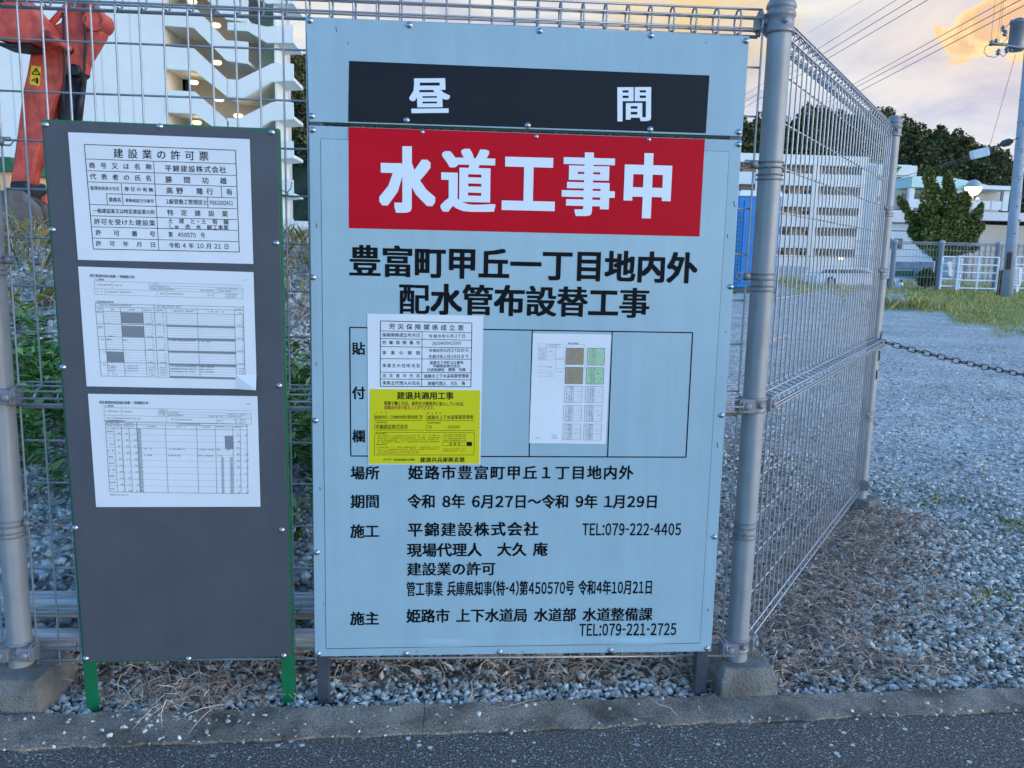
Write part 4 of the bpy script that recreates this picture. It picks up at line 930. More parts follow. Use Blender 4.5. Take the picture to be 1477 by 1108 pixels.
# ------------------------------------------------------------------ mesh fence
YF = 0.069; PZT, PZB = 1.8817, 0.0885
ZS = [at(45, y, YF).z for y in (57, 132, 203, 273, 343, 413, 480)] + [at(45, y, YF).z for y in (636, 697, 759, 821, 881)]
ZMID = at(45, 570, YF).z; ZTOP = at(1060, 28, YF).z; ZBOT = at(60, 935, YF).z; ZBOT2 = at(60, 952, YF).z
WR = 0.0028
def fence_panel(label, a, d, nrm, length, inset=0.045, pitch=0.0567, flip=False):
    a, d, nrm = V(a), V(d), V(nrm)
    o = thing('mesh_fence_panel', label, 'fence', a+d*(length/2), 'mesh fence panels')
    Pt = lambda s, n_, z: a+d*s+nrm*n_+V((0, 0, z))
    s0, s1 = inset, length-inset
    k = int((s1-s0)/pitch); st = (s1-s0)/k
    mv, mh, mt, mm, mbt = MB(), MB(), MB(), MB(), MB()
    rt, rm = 0.031, 0.022
    for i in range(k+1):
        s = s0+i*st
        mv.path([Pt(s, 0, ZBOT2-0.012), Pt(s, 0, ZMID-rm-0.008)], WR, 5, False)
        mv.path([Pt(s, 0, ZMID+rm+0.008), Pt(s, 0, ZTOP-rt)], WR, 5, False)
        mm.path([Pt(s, 0, ZMID-rm-0.008), Pt(s, 0.012, ZMID-rm), Pt(s, 0.034, ZMID-rm*0.75), Pt(s, 0.044, ZMID), Pt(s, 0.034, ZMID+rm*0.75), Pt(s, 0.012, ZMID+rm), Pt(s, 0, ZMID+rm+0.008)], WR, 5, False)
        mt.path([Pt(s, 0, ZTOP-rt)]+[Pt(s, -rt*0.9+rt*0.9*math.cos(t)+0.0, ZTOP+rt*math.sin(t)) for t in [R(q) for q in range(-40, 291, 30)]], WR, 5, False)
    for z in ZS: mh.path([Pt(s0, -WR*1.7, z), Pt(s1, -WR*1.7, z)], WR, 5)
    for z in (ZMID-rm-0.012, ZMID+rm+0.012): mh.path([Pt(s0, -WR*1.7, z), Pt(s1, -WR*1.7, z)], WR, 5)
    for n_, z in ((0.034+WR*1.5, ZMID-rm*0.75), (0.044+WR*1.6, ZMID), (0.034+WR*1.5, ZMID+rm*0.75), (0.012, ZMID+rm+WR*1.6), (0.012, ZMID-rm-WR*1.6)): mm.path([Pt(s0, n_, z), Pt(s1, n_, z)], WR, 5)
    for t in (-75, -35, 10, 55, 100, 150, 200, 250):
        t = R(t); q = rt+WR*1.6; mt.path([Pt(s0, -rt*0.9+q*0.9*math.cos(t), ZTOP+q*math.sin(t)), Pt(s1, -rt*0.9+q*0.9*math.cos(t), ZTOP+q*math.sin(t))], WR, 5)
    for z in (ZBOT, ZBOT2): mbt.path([Pt(s0, WR*1.7, z), Pt(s1, WR*1.7, z)], WR*1.15, 5)
    for s in (s0-0.012, s1+0.012):
        sg = 1 if s < length/2 else -1
        for z, mb in ((ZMID, mm), (ZTOP, mt), (ZBOT, mbt)):
            c = 0.024 if z != ZTOP else -0.028
            mb = ec = MB(); mb.hexa([Pt(s-0.022, c-0.02, z-0.019), Pt(s+0.022, c-0.02, z-0.019), Pt(s+0.022, c+0.02, z-0.019), Pt(s-0.022, c+0.02, z-0.019),
                     Pt(s-0.022, c-0.02, z+0.019), Pt(s+0.022, c-0.02, z+0.019), Pt(s+0.022, c+0.02, z+0.019), Pt(s-0.022, c+0.02, z+0.019)])
            mb.lathe(Pt(s, c+0.02, z), [(0.011, -0.001), (0.011, 0.005), (0.006, 0.009), (0.001, 0.0095)], 10, nrm)
            mb.ring(Pt(s+sg*0.012, c, z), d, 0.024, 0.003, 14, 5); ec.build('end_clamp', M['cast'], o, bevel=0.004)
    mv.build('vertical_wires', M['galv'], o, True); mh.build('horizontal_wires', M['galv'], o, True)
    mt.build('top_bead', M['galv'], o, True); mm.build('middle_bead', M['galv'], o, True); mbt.build('bottom_rail', M['galv'], o, True)
    return o
fence_panel('wire mesh fence panel running behind the slate grey board and pale blue sign', P0, (1, 0, 0), (0, -1, 0), 2.0)
fence_panel('wire mesh fence panel receding from the corner post to the chain post', P1, fd, fn, (P2-P1).length)
o_ = fence_panel('wire mesh fence panel left of the post at the left photo edge', P0+V((-2, 0, 0)), (1, 0, 0), (0, -1, 0), 2.0)
def fence_post(label, p, clip_dirs, foot=0):
    o = thing('fence_post', label, 'fence post', (p.x, p.y, PZB), 'fence posts')
    mb = MB(); n = 40; prof = []
    for z in (0.02, PZT-0.05):
        ringv = []
        for k in range(n):
            t = 2*math.pi*k/n; r = 0.0298+0.0013*abs(math.cos(4*t))**0.5
            mb.v.append((p.x+r*math.cos(t), p.y+r*math.sin(t), z))
    for k in range(n):
        q = (k+1) % n; mb.f.append((k, q, n+q, n+k))
    mb.build('shaft', M['post'], o, True)
    c = MB(); c.lathe((p.x, p.y, PZT), [(0.036, -0.075), (0.0375, -0.072), (0.0375, -0.066), (0.0345, -0.062), (0.0345, -0.036), (0.038, -0.033), (0.038, -0.025), (0.0345, -0.022), (0.0345, -0.016), (0.038, -0.012), (0.037, -0.004), (0.030, 0.010), (0.018, 0.019), (0.004, 0.022)], 28)
    c.lathe(V((p.x, p.y, PZT-0.049))+V((-0.012*0, -0.033, 0)), [(0.008, 0), (0.008, 0.006), (0.002, 0.009)], 10, (0, -1, 0))
    c.build('cap', M['cast'], o, True)
    for z in (ZMID, ZBOT+0.004):
        b = MB(); b.lathe((p.x, p.y, z), [(0.031, -0.021), (0.0355, -0.020), (0.0355, -0.014), (0.0335, -0.012), (0.0335, 0.012), (0.0355, 0.014), (0.0355, 0.020), (0.031, 0.021)], 28)
        b.lathe(V((p.x+0.008, p.y-0.033, z)), [(0.008, 0), (0.008, 0.005), (0.002, 0.008)], 10, (0.2, -1, 0))
        for dd in clip_dirs:
            q = V((p.x, p.y, z)); dd = V(dd); b.path([q+dd*0.03, q+dd*0.05], 0.013, 8)
        b.build('clamp_band', M['cast'], o, True)
    for z in (at(1105, 240, YF).z, at(1080, 400, YF).z, at(1070, 757, YF).z):
        b = MB()
        for dz in (0.010, -0.004, -0.022, -0.034): b.ring((p.x, p.y, z+dz), (0, 0, 1), 0.0335, 0.0023, 22, 5)
        for dd in clip_dirs:
            dd = V(dd); q = V((p.x, p.y, z+0.003))+dd*0.048
            b.lathe(q+V((0, -0.012, 0)), [(0.010, 0), (0.010, 0.006), (0.003, 0.009)], 10, (0, -1, 0))
            sd = V((0, -1, 0))
            b.path([q-dd*0.016+sd*0.008+V((0, 0, 0.008)), q+dd*0.022+sd*0.01+V((0, 0, 0.009)), q+dd*0.030+sd*0.01, q+dd*0.022+sd*0.01-V((0, 0, 0.009)), q-dd*0.016+sd*0.008-V((0, 0, 0.008))], 0.0024, 5)
        b.path([V((p.x-0.018, p.y-0.033, z-0.004)), V((p.x-0.008, p.y-0.036, z-0.016)), V((p.x-0.018, p.y-0.033, z-0.026))], 0.0023, 5)
        b.build('wire_clip', M['cast'], o, True)
    return o
fence_post('grey corner fence post with a domed cap right of the pale blue sign', P1, [(-1, 0, 0), tuple(fd)])
fence_post('grey fence post at the left edge of the photo beside the slate grey board', P0, [(1, 0, 0), (-1, 0, 0)])
fence_post('grey end post of the receding fence where the chain is tied', P2, [tuple(-fd)])
def block(label, p, w, h, rz):
    mb = MB(); q = []
    for s, z in ((w, -0.05), (w, h*0.62), (w*0.93, h*0.74), (w*0.86, h)):
        q.append([V((sx*s/2, sy*s/2, z)) for sx, sy in ((-1, -1), (1, -1), (1, 1), (-1, 1))])
    rm = Matrix.Rotation(rz, 3, 'Z')
    for lv in q: mb.v += [tuple(rm @ c + V((p.x, p.y, 0))) for c in lv]
    for i in range(3):
        for k in range(4):
            j = (k+1) % 4; mb.f.append((i*4+k, i*4+j, i*4+4+j, i*4+4+k))
    mb.f += [(3, 2, 1, 0), (12, 13, 14, 15)]
    o = mb.build('concrete_block', M['concrete'], bevel=0.006)
    return tag(o, label, 'concrete block', 'footing blocks of the fence posts')
block('square concrete footing block under the corner fence post', V((1.206, 0.080, 0)), 0.168, PZB+0.002, R(4))
block('square concrete footing block under the left fence post at the photo edge', V((-0.80, 0.060, 0)), 0.20, PZB+0.002, R(-4))
block('small concrete footing block under the chain end post', V((2.41, 1.79, 0)), 0.15, 0.06, R(40))
# chain across the lot entrance
ch = MB()
a0 = at(1266, 491, P2.y-0.02); a1 = at(1477, 537, 1.9); ext = a1+(a1-a0)*0.9+V((0, 0, 0.03))
def chain_pt(t): 
    p = a0*(1-t)**2 + (a0*0.5+ext*0.5+V((0, 0, -0.06)))*2*t*(1-t)+ext*t*t; return p
def link(mb, c, d, roll, L_=0.052, w_=0.024, r_=0.0026):
    d = V(d).normalized(); s_ = d.orthogonal().normalized(); b_ = d.cross(s_); s_ = s_*math.cos(roll)+b_*math.sin(roll)
    pts = [c+d*((L_-w_)/2*(1 if math.cos(t) > 0 else -1)+w_/2*math.cos(t))+s_*(w_/2*math.sin(t)) for t in [2*math.pi*(k+0.5)/14 for k in range(14)]]
    mb.path(pts+[pts[0]], r_, 5, False)
Lc = (ext-a0).length; nl = int(Lc/0.0435)
for i in range(nl):
    t = (i+0.5)/nl; link(ch, chain_pt(t), chain_pt(t+0.01)-chain_pt(t-0.01), math.pi/2*(i % 2)+0.5)
for i in range(5): link(ch, a0+V((0.006*math.sin(i), 0, -0.028-0.046*i)), (0.04*math.sin(i*2), 0, -1), math.pi/2*(i % 2)+0.3)
tag(ch.build('chain', M['chain'], smooth=True), 'dark rusty chain sagging from the end post across the gravel entrance', 'chain')
wt = MB(); wt.ring((P2.x, P2.y, a0.z), (0, 0, 1), 0.037, 0.003, 20, 5); wt.ring((P2.x, P2.y, a0.z+0.008), (0.1, 0, 1), 0.038, 0.0025, 20, 5); wt.path([a0+V((-0.01, 0, 0)), a0+V((0.008, -0.01, 0.012)), a0+V((0.014, -0.012, 0.045))], 0.003, 5)
tag(wt.build('green_wire_tie', M['frame_dark_green'], smooth=True), 'twisted green wire that ties the chain to the end post', 'wire')
# two logs at the foot of the mound
def log(label, x0, x1, y, z, r, ph_):
    mb = MB(); pts = [(x0+(x1-x0)*i/14, y+0.006*math.sin(i*1.3+ph_), z+0.005*math.sin(i*0.9+ph_)) for i in range(15)]
    mb.path(pts, [r*(1+0.05*math.sin(i*1.7+ph_)) for i in range(15)], 11)
    return tag(mb.build('log', M['log']), label, 'log', 'logs at the mound foot')
log('upper of two weathered grey logs lying behind the fence at the mound foot', -2.6, 0.35, 0.345, 0.137, 0.040, 0.3)
log('lower of two weathered grey logs lying behind the fence at the mound foot', -2.4, 0.45, 0.275, 0.058, 0.034, 1.9)

# ------------------------------------------------------------------ weeds and grass
def leaves(c, d, L, w, nrm_tilt):
    """n pointed leaves as four-vertex folded blades"""
    n = len(c); d = d/np.linalg.norm(d, axis=1, keepdims=True)
    up = np.tile(np.array([0, 0, 1.0]), (n, 1))+RNG.normal(0, nrm_tilt, (n, 3)); s = np.cross(d, up); s /= np.linalg.norm(s, axis=1, keepdims=True)+1e-9
    nn = np.cross(s, d)
    v = np.stack([c, c+d*(L*0.45)[:, None]+s*(w*0.5)[:, None]+nn*(w*0.2)[:, None], c+d*L[:, None]-nn*(L*0.12)[:, None], c+d*(L*0.45)[:, None]-s*(w*0.5)[:, None]+nn*(w*0.2)[:, None]], 1)
    f = (np.arange(n)[:, None]*4+np.array([0, 1, 2, 3])[None])
    return v.reshape(-1, 3), f
wv, wf, wc = [], [], 0
def weeds(n, x0, x1, y0, y1, hmax):
    global wc
    for _ in range(n):
        x, y = random.uniform(x0, x1), random.uniform(y0, y1); z = float(mound_h(x, y)); h = random.uniform(0.4, 1)*hmax
        k = int(18+h*90); t = RNG.uniform(0.05, 1, k); az = RNG.uniform(0, 2*np.pi, k)
        lx, ly = random.gauss(0, 0.12), random.gauss(0, 0.12)
        c = np.stack([x+lx*h*t, y+ly*h*t, z+h*t], -1); el = RNG.uniform(0.0, 0.9, k)
        d = np.stack([np.cos(az)*np.cos(el), np.sin(az)*np.cos(el), np.sin(el)], -1)
        L_ = RNG.uniform(0.04, 0.10, k)*(1.15-0.4*t); v, f = leaves(c, d, L_, L_*RNG.uniform(0.2, 0.36, k), 0.3)
        wv.append(v); wf.append(f+wc); wc += len(v)
weeds(110, -2.3, -1.1, 0.95, 2.1, 0.34); weeds(110, -1.0, 0.25, 0.75, 1.8, 0.34); weeds(8, -1.5, -1.2, 0.55, 0.95, 0.14); weeds(9, -0.5, -0.1, 0.6, 0.9, 0.16); weeds(20, -3.2, -1.9, 2.0, 3.0, 0.2)
np_mesh('weeds', np.concatenate(wv), np.concatenate(wf), M['weed'], kind='stuff', label='green leafy weeds growing on the gravel mound behind the fence', cat='weeds')
def blades(px, py, pz, h, w, lean=0.35):
    n = len(px); az = RNG.uniform(0, 2*np.pi, n); l = RNG.normal(0, lean, n)[:, None]
    d = np.stack([np.cos(az), np.sin(az), np.zeros(n)], -1); b = np.stack([px, py, pz], -1); s = np.stack([-np.sin(az), np.cos(az), np.zeros(n)], -1)*w[:, None]/2
    top = b + np.array([0, 0, 1.0])*h[:, None] + d*l*h[:, None]; mid = b+np.array([0, 0, 0.55])*h[:, None]+d*l*h[:, None]*0.3
    v = np.stack([b-s, b+s, mid+s*0.8, top, mid-s*0.8], 1).reshape(-1, 3)
    f = np.arange(n)[:, None]*5+np.array([0, 1, 2, 3, 4])[None]
    return v, f
gv_, gf_, gc_ = [], [], 0
def grass(px, py, pz, h, w, lean=0.35):
    global gc_
    v, f = blades(px, py, pz, h, w, lean); gv_.append(v); gf_.append(f+gc_); gc_ += len(v)
# strip before the far fence; its near edge sweeps towards the camera on the right
n = 230000; u = RNG.uniform(950, 1740, n); v = RNG.uniform(398, 505, n)
lim = np.interp(u, [950, 1055, 1270, 1300, 1340, 1400, 1440, 1500, 1740], [408, 414, 421, 428, 446, 468, 480, 490, 500]) - np.abs(RNG.normal(0, 13, n)) + 7 + 5*np.sin(u*0.11)
topl = np.interp(u, [950, 1055, 1270, 1500, 1740], [396, 398, 402, 410, 416]); k = (v < lim) & (v > topl) & (hnoise(u*0.02, v*0.06) > -1.1); u, v = u[k], v[k]
pts = np.array([floor_at(a, b, -0.02) for a, b in zip(u, v)])
D = pts[:, 1]; sz = np.clip(D/26, 0.45, 1.1)
tuft = 0.6+0.6*np.clip(hnoise(pts[:, 0]*0.35, pts[:, 1]*0.3), 0, 1.2)
grass(pts[:, 0], pts[:, 1], pts[:, 2], RNG.uniform(0.04, 0.18, len(D))*sz*tuft, RNG.uniform(0.012, 0.028, len(D))*sz)
n = 500; px_ = RNG.normal(11.7, 0.5, n); py_ = RNG.normal(18.5, 0.5, n); grass(px_, py_, np.full(n, -0.02), RNG.uniform(0.15, 0.35, n), RNG.uniform(0.008, 0.014, n), 0.35)
n = 2500; x = RNG.uniform(-3, 0.9, n); y = RNG.uniform(2.6, 6, n); grass(x, y, mound_h(x, y)-0.01, RNG.uniform(0.06, 0.22, n), RNG.uniform(0.003, 0.008, n), 0.5)
for cx_, cy_, k_ in ((3.05, 1.45, 90), (3.5, 1.62, 60), (2.35, 0.62, 40), (3.25, 1.0, 30), (2.9, 1.9, 40)):
    x = RNG.normal(cx_, 0.07, k_); y = RNG.normal(cy_, 0.06, k_); grass(x, y, lot_h(x, y)-0.015, RNG.uniform(0.015, 0.05, k_), RNG.uniform(0.002, 0.004, k_), 0.6)
np_mesh('grass', np.concatenate(gv_), np.concatenate(gf_), M['grass'], kind='stuff', label='rough green and yellow grass along the far side of the lot', cat='grass')

# ------------------------------------------------------------------ excavator on the mound
EY = 6.0
ex = thing('excavator', 'red hydraulic excavator with its arm lowered onto the mound behind the fence', 'excavator', (-4.4, EY, 1.2))
E_ = lambda x, y, Y=EY: at(x/3.258, y/3.258, Y)
def plate(parent, name, pts, y0, y1, mat, bev=0.012):
    mb = MB(); mb.prism([E_(*p, EY+y0) for p in pts], (0, y1-y0, 0)); return mb.build(name, mat, parent, bevel=bev)
boom = plate(ex, 'boom', [(-1500, -300), (-900, -640), (-350, -420), (-60, -160), (100, -10), (190, 95), (218, 140), (205, 180), (150, 200), (60, 200), (0, 190), (-300, 60), (-800, -180), (-1350, 120)], -0.16, 0.16, M['exc_red'], 0.02)
plate(boom, 'dark_underside_strip', [(-40, 190), (0, 197), (60, 207), (140, 208), (135, 220), (60, 222), (-10, 212)], -0.15, 0.15, M['dark_metal'])  # dark strip along the lower edge of the boom
arm = plate(ex, 'arm', [(327, -25), (312, 45), (282, 105), (232, 125), (200, 140), (148, 205), (128, 330), (105, 430), (75, 660), (48, 850), (42, 940), (120, 950), (140, 860), (190, 680), (222, 560), (272, 430), (294, 358), (322, 345), (362, 358), (382, 345), (394, 290), (472, 160), (484, 95), (452, 30), (402, -15), (377, -60)], 0.17, 0.36, M['exc_red'], 0.018)
plate(arm, 'side_rib', [(150, 215), (205, 205), (232, 200), (150, 300), (132, 330)], 0.155, 0.17, M['exc_red'], 0.004)
for p, r_ in (((445, 95), 0.10), ((165, 135), 0.06), ((355, 330), 0.05), ((325, 235), 0.04), ((130, 132), 0.035)):
    mb = MB(); mb.lathe(E_(*p, EY+0.16)+V((0, -0.0, 0)), [(r_, -0.2), (r_, 0.03), (r_*0.8, 0.035), (r_*0.75, 0.02), (r_*0.3, 0.02), (0.002, 0.022)], 18, (0, -1, 0))
    mb.build('pin', M['exc_red'] if r_ > 0.05 else M['dark_metal'], arm)
mb = MB(); mb.path([E_(215, 150, EY+(-0.175)), E_(330, 235, EY+(-0.175))], 0.028, 8); mb.path([E_(350, -10, EY+(0.14)), E_(215, 140, EY+(0.14))], 0.03, 8); mb.build('link_rod', M['exc_red'], arm, True)
mb = MB(); mb.path([E_(352, 350, EY+(0.3)), E_(330, 560, EY+(0.3)), E_(310, 800, EY+(0.3))], 0.105, 14); mb.path([E_(392, 380, EY+(0.2)), E_(362, 600, EY+(0.2))], 0.03, 8)
cyl = mb.build('bucket_cylinder', M['dark_metal'], ex, True)
mb = MB(); mb.path([E_(310, 800, EY+(0.3)), E_(190, 1000, EY+(0.3))], 0.06, 12); mb.build('rod', M['rod'], cyl, True)
mb = MB(); pts = [(306, 500), (322, 520), (330, 300), (345, 130), (390, 60), (395, -40)]
mb.path([E_(*p, EY+(0.12)) for p in [(300, 540), (297, 420), (305, 330), (302, 200), (296, 60)]], 0.012, 6); mb.path([E_(*p, EY+(0.14)) for p in [(398, -40), (396, 80), (404, 200), (396, 330), (385, 400)]], 0.014, 6)
mb.build('hydraulic_hose', M['rubber'], ex, True)
bk = plate(ex, 'bucket', [(20, 935), (110, 915), (200, 960), (235, 1020), (225, 1120), (130, 1150), (0, 1110), (-30, 1010)], 0.0, 0.62, M['rust'], 0.03)
plate(bk, 'bucket_ear', [(45, 850), (125, 850), (140, 955), (40, 960)], 0.12, 0.50, M['dark_metal'], 0.02)
plate(bk, 'bucket_link', [(185, 930), (225, 900), (230, 1000), (180, 1000)], 0.14, 0.40, M['exc_red'], 0.02)
st = MB(); st.prism([E_(148, 308, EY+0.1685), E_(193, 316, EY+0.1685), E_(186, 406, EY+0.1685), E_(138, 396, EY+0.1685)], (0, -0.003, 0)); sk_ = st.build('warning_sticker', M['warn_yellow'], arm)
st = MB(); tri = [(170, 320), (188, 352), (150, 348)]
for i in range(3):
    a, b = E_(*tri[i], EY+0.164), E_(*tri[(i+1) % 3], EY+0.164); st.path([a, b], 0.0045, 4)
st.path([E_(170, 331, EY+0.164), E_(169, 342, EY+0.164)], 0.005, 4); st.path([E_(172, 366, EY+0.164), E_(176, 378, EY+0.164), E_(174, 392, EY+0.164)], 0.009, 5); st.path([E_(150, 380, EY+0.164), E_(160, 372, EY+0.164), E_(164, 384, EY+0.164)], 0.005, 4)
st.build('warning_symbol', M['ink'], sk_)
# the machine itself stands outside the left edge of the photo
mb = MB(); mb.box((-9.3, 5.4, 1.95), (-6.6, 7.6, 2.9)); mb.build('engine_house', M['exc_red'], ex, bevel=0.08)
mb = MB(); mb.box((-7.6, 4.95, 1.95), (-6.2, 5.95, 3.7)); cb = mb.build('cab', M['exc_red'], ex, bevel=0.08)
mb = MB(); mb.box((-7.45, 4.93, 2.7), (-6.4, 4.96, 3.5)); mb.build('cab_window', M['glass'], cb)
for y0 in (4.9, 7.1):
    mb = MB(); mb.prism([(-9.3, y0, 1.25), (-9.6, y0, 1.5), (-9.3, y0, 1.8), (-6.3, y0, 1.8), (-6.0, y0, 1.5), (-6.3, y0, 1.25)], (0, 0.5, 0)); mb.build('track', M['rubber'], ex, bevel=0.05)
mb = MB(); mb.box((-9.0, 5.3, 1.5), (-6.6, 7.2, 1.97)); mb.build('undercarriage', M['dark_metal'], ex)
# boulder beside the bucket
def rock(label, c, s, seed):
    bm = bmesh.new(); bmesh.ops.create_icosphere(bm, subdivisions=3, radius=1); rg = random.Random(seed)
    ph3 = [rg.uniform(0, 6) for _ in range(6)]
    for vv in bm.verts:
        d = vv.co.normalized(); k = 1+0.16*math.sin(d.x*3+ph3[0])+0.13*math.sin(d.y*4+ph3[1])+0.10*math.sin(d.z*5+d.x*3+ph3[2])+0.05*math.sin(d.x*11+ph3[3])*math.sin(d.y*9+ph3[4])
        vv.co = V((d.x*s[0]*k, d.y*s[1]*k, max(-0.5, d.z)*s[2]*k))+V(c)
    me = bpy.data.meshes.new('boulder'); bm.to_mesh(me); bm.free(); me.materials.append(M['rock']); o = bpy.data.objects.new('boulder', me); COL.objects.link(o)
    return tag(o, label, 'boulder')
p = at(18, 318, 4.6); rock('dark rounded boulder on the mound crest below the excavator arm', (p.x, p.y, p.z-0.02), (0.27, 0.2, 0.2), 3)

# ------------------------------------------------------------------ apartment block with outside stairs (left)
AY = 47.0
A_ = lambda x, y, Y=AY: at(x/3.258, y/3.258, Y)
ap = thing('apartment_block', 'tall white apartment block with zigzag outside stairs and lit landings behind the excavator', 'building', (A_(0, 1150).x, AY, 0))
tl, br = A_(770, -700), A_(770, 1150); xw = A_(770, 300).x
mb = MB(); mb.box((xw-26, AY, -0.1), (xw, AY+9, 24)); wl = mb.build('end_wall', M['bldg'], ap)
sm = MB()
for u in (55, 215, 330, 480, 620): xx = A_(u, 300).x; sm.box((xx-0.04, AY-0.012, 0), (xx+0.04, AY-0.002, 23.9))
sm.build('wall_joints', M['seam'], wl)
xr = A_(1385, 500).x
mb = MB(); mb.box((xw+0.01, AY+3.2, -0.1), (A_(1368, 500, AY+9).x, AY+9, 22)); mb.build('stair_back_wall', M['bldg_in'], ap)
mb = MB(); a = A_(1285, 300).x; mb.box((a, AY+0.25, -0.1), (A_(1350, 300, AY+3.19).x, AY+3.19, 21.6)); mb.build('stair_column', M['bldg'], ap)
mb = MB(); mb.box((A_(1160, 300).x, AY+2.9, 8), (a-0.02, AY+3.18, 21.5)); mb.build('stair_core', M['bldg_green'], ap)
mb = MB(); mb.box((xw+0.02, AY-0.0, 21.3), (xr-1.2, AY+9, 21.7)); mb.build('roof', M['bldg'], ap)
FL = 203  # one storey in crop pixels
def band(name, top, bot, deep=2.9):
    mb = MB(); f = [A_(*p) for p in top]+[A_(*p) for p in reversed(bot)]
    mb.prism([V(p)+V((0, -0.02, 0)) for p in f], (0, 0.16, 0))
    lo = [A_(*p) for p in bot]
    for i in range(len(lo)-1):
        p, q = lo[i], lo[i+1]; t = V((0, 0, 0.18))
        mb.hexa([p+V((0, 0.141, 0.002)), q+V((0, 0.141, 0.002)), q+V((0, deep, 0.002)), p+V((0, deep, 0.002)), p+V((0, 0.141, 0))+t, q+V((0, 0.141, 0))+t, q+V((0, deep, 0))+t, p+V((0, deep, 0))+t])
    o = mb.build(name, M['bldg'], ap)
    tr = MB()
    for i in range(len(lo)-1):
        p, q = lo[i], lo[i+1]; tr.hexa([p+V((0, -0.05, -0.02)), q+V((0, -0.05, -0.02)), q+V((0, -0.021, -0.02)), p+V((0, -0.021, -0.02)), p+V((0, -0.05, 0.07)), q+V((0, -0.05, 0.07)), q+V((0, -0.021, 0.07)), p+V((0, -0.021, 0.07))])
    tr.build('mint_edge', M['mint_trim'], o)
    return o
for k in range(-3, 5):
    o = FL*k; s = 4*k
    band('stair_parapet', [(768+s, 17+o), (908+s, 25+o), (1063+s, 190+o*0.98), (1165, 197+o*0.98)] if k < 1 else [(768+s, 17+o), (908+s, 25+o), (1066+s, 178+o*0.97)],
         [(768+s, 120+o), (912+s, 130+o), (1065+s, 285+o*0.96), (1165, 300+o*0.96)] if k < 1 else [(768+s, 120+o), (912+s, 130+o), (1068+s, 262+o*0.96)])
for k in range(-3, 6):
    o = 184*k if k < 1 else 182*k
    band('stair_parapet', [(1068, 372+o), (1120, 376+o), (1280, 298+o), (1378, 300+o)] if k > -1 else [(1068, 290+o), (1165, 290+o), (1255, 340+o-30), (1378, 300+o)],
         [(1070, 455+o), (1150, 460+o), (1275, 385+o), (1380, 378+o)] if k > -1 else [(1070, 375+o-50), (1165, 380+o-50), (1255, 385+o), (1378, 385+o)])
mb = MB()
lampspots = [(1015, 120), (1020, 295), (910, 388), (1030, 468), (1120, 545), (925, 577), (903, 8)]
for u, v in lampspots:
    mb = MB(); mb.lathe(A_(u, v, AY+1.2), [(0.01, 0.1), (0.22, 0.09), (0.27, 0.0), (0.2, -0.09), (0.01, -0.12)], 14); mb.build('stair_lamp', M['lamp'], ap, True)
    ld = bpy.data.lights.new('stair_lamp_light', 'POINT'); ld.energy = 0.45; ld.color = (1, 0.66, 0.30); ld.shadow_soft_size = 0.25
    lo = bpy.data.objects.new('stair_lamp_light', ld); COL.objects.link(lo); lo.location = A_(u, v, AY+1.2)+V((0, 0, -0.35)); lo.parent = ap; lo.matrix_parent_inverse = Matrix.Translation(-V(ap.location))
for u, v in ((1320, 268), (845, 408), (865, 420)):
    mb = MB(); p = A_(u, v, AY+3.19); mb.box((p.x-0.35, AY+3.12, p.z-0.6), (p.x+0.35, AY+3.185, p.z+0.6)); mb.build('window', M['window_dark'], ap)
# low white hoarding between the mound and the block
mb = MB(); a, b = at(398, 318, 24), at(560, 322, 24); mb.box((a.x-0.6, 24, 0.3), (b.x, 24.3, a.z)); o = mb.build('low_white_wall', M['bldg'])
tag(o, 'low pale wall beyond the mound seen between the two boards', 'wall')
mb = MB(); a, b = at(-25, 247, 30), at(17, 300, 30); mb.box((a.x, 30, 0), (b.x, 34, a.z)); sh = thing('site_shed', 'pale orange shed with a green roof far behind the boulder at the left edge', 'shed', (a.x, 30, 0)); mb.build('wall', M['orange_wall'], sh)
mb = MB(); mb.prism([(a.x-0.4, 29.7, a.z), (b.x+0.4, 29.7, a.z), (b.x+0.2, 29.7, a.z+0.5), (a.x+0.2, 29.7, a.z+0.5)], (0, 4.5, 0)); mb.build('roof', M['net_green'], sh)

# ------------------------------------------------------------------ long apartment block seen through the fence (right)
BY = 108.0
B_ = lambda x, y, Y=BY: at(1020+x/3.693, 150+y/3.693, Y)
lb = thing('apartment_block', 'long white five storey apartment block with balconies seen through the receding mesh fence', 'building', (B_(500, 900).x, BY, 0))
x0, x1, x2 = B_(-300, 500).x, B_(832, 500).x, B_(905, 500).x
ztop = B_(500, 272).z; zr = B_(500, 325).z
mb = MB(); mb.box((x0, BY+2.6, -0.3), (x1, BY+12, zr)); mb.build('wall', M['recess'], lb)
mb = MB(); mb.box((x0-0.3, BY-0.3, zr+0.003), (x1+0.2, BY+12.3, ztop)); mb.build('roof', M['bldg'], lb)
mb = MB(); mb.box((x1+0.01, BY+0.8, -0.3), (x2, BY+11, zr+0.6)); mb.build('stair_tower', M['bldg_grey'], lb)
fl = [(370, 435), (480, 548), (590, 655), (700, 768), (812, 868)]
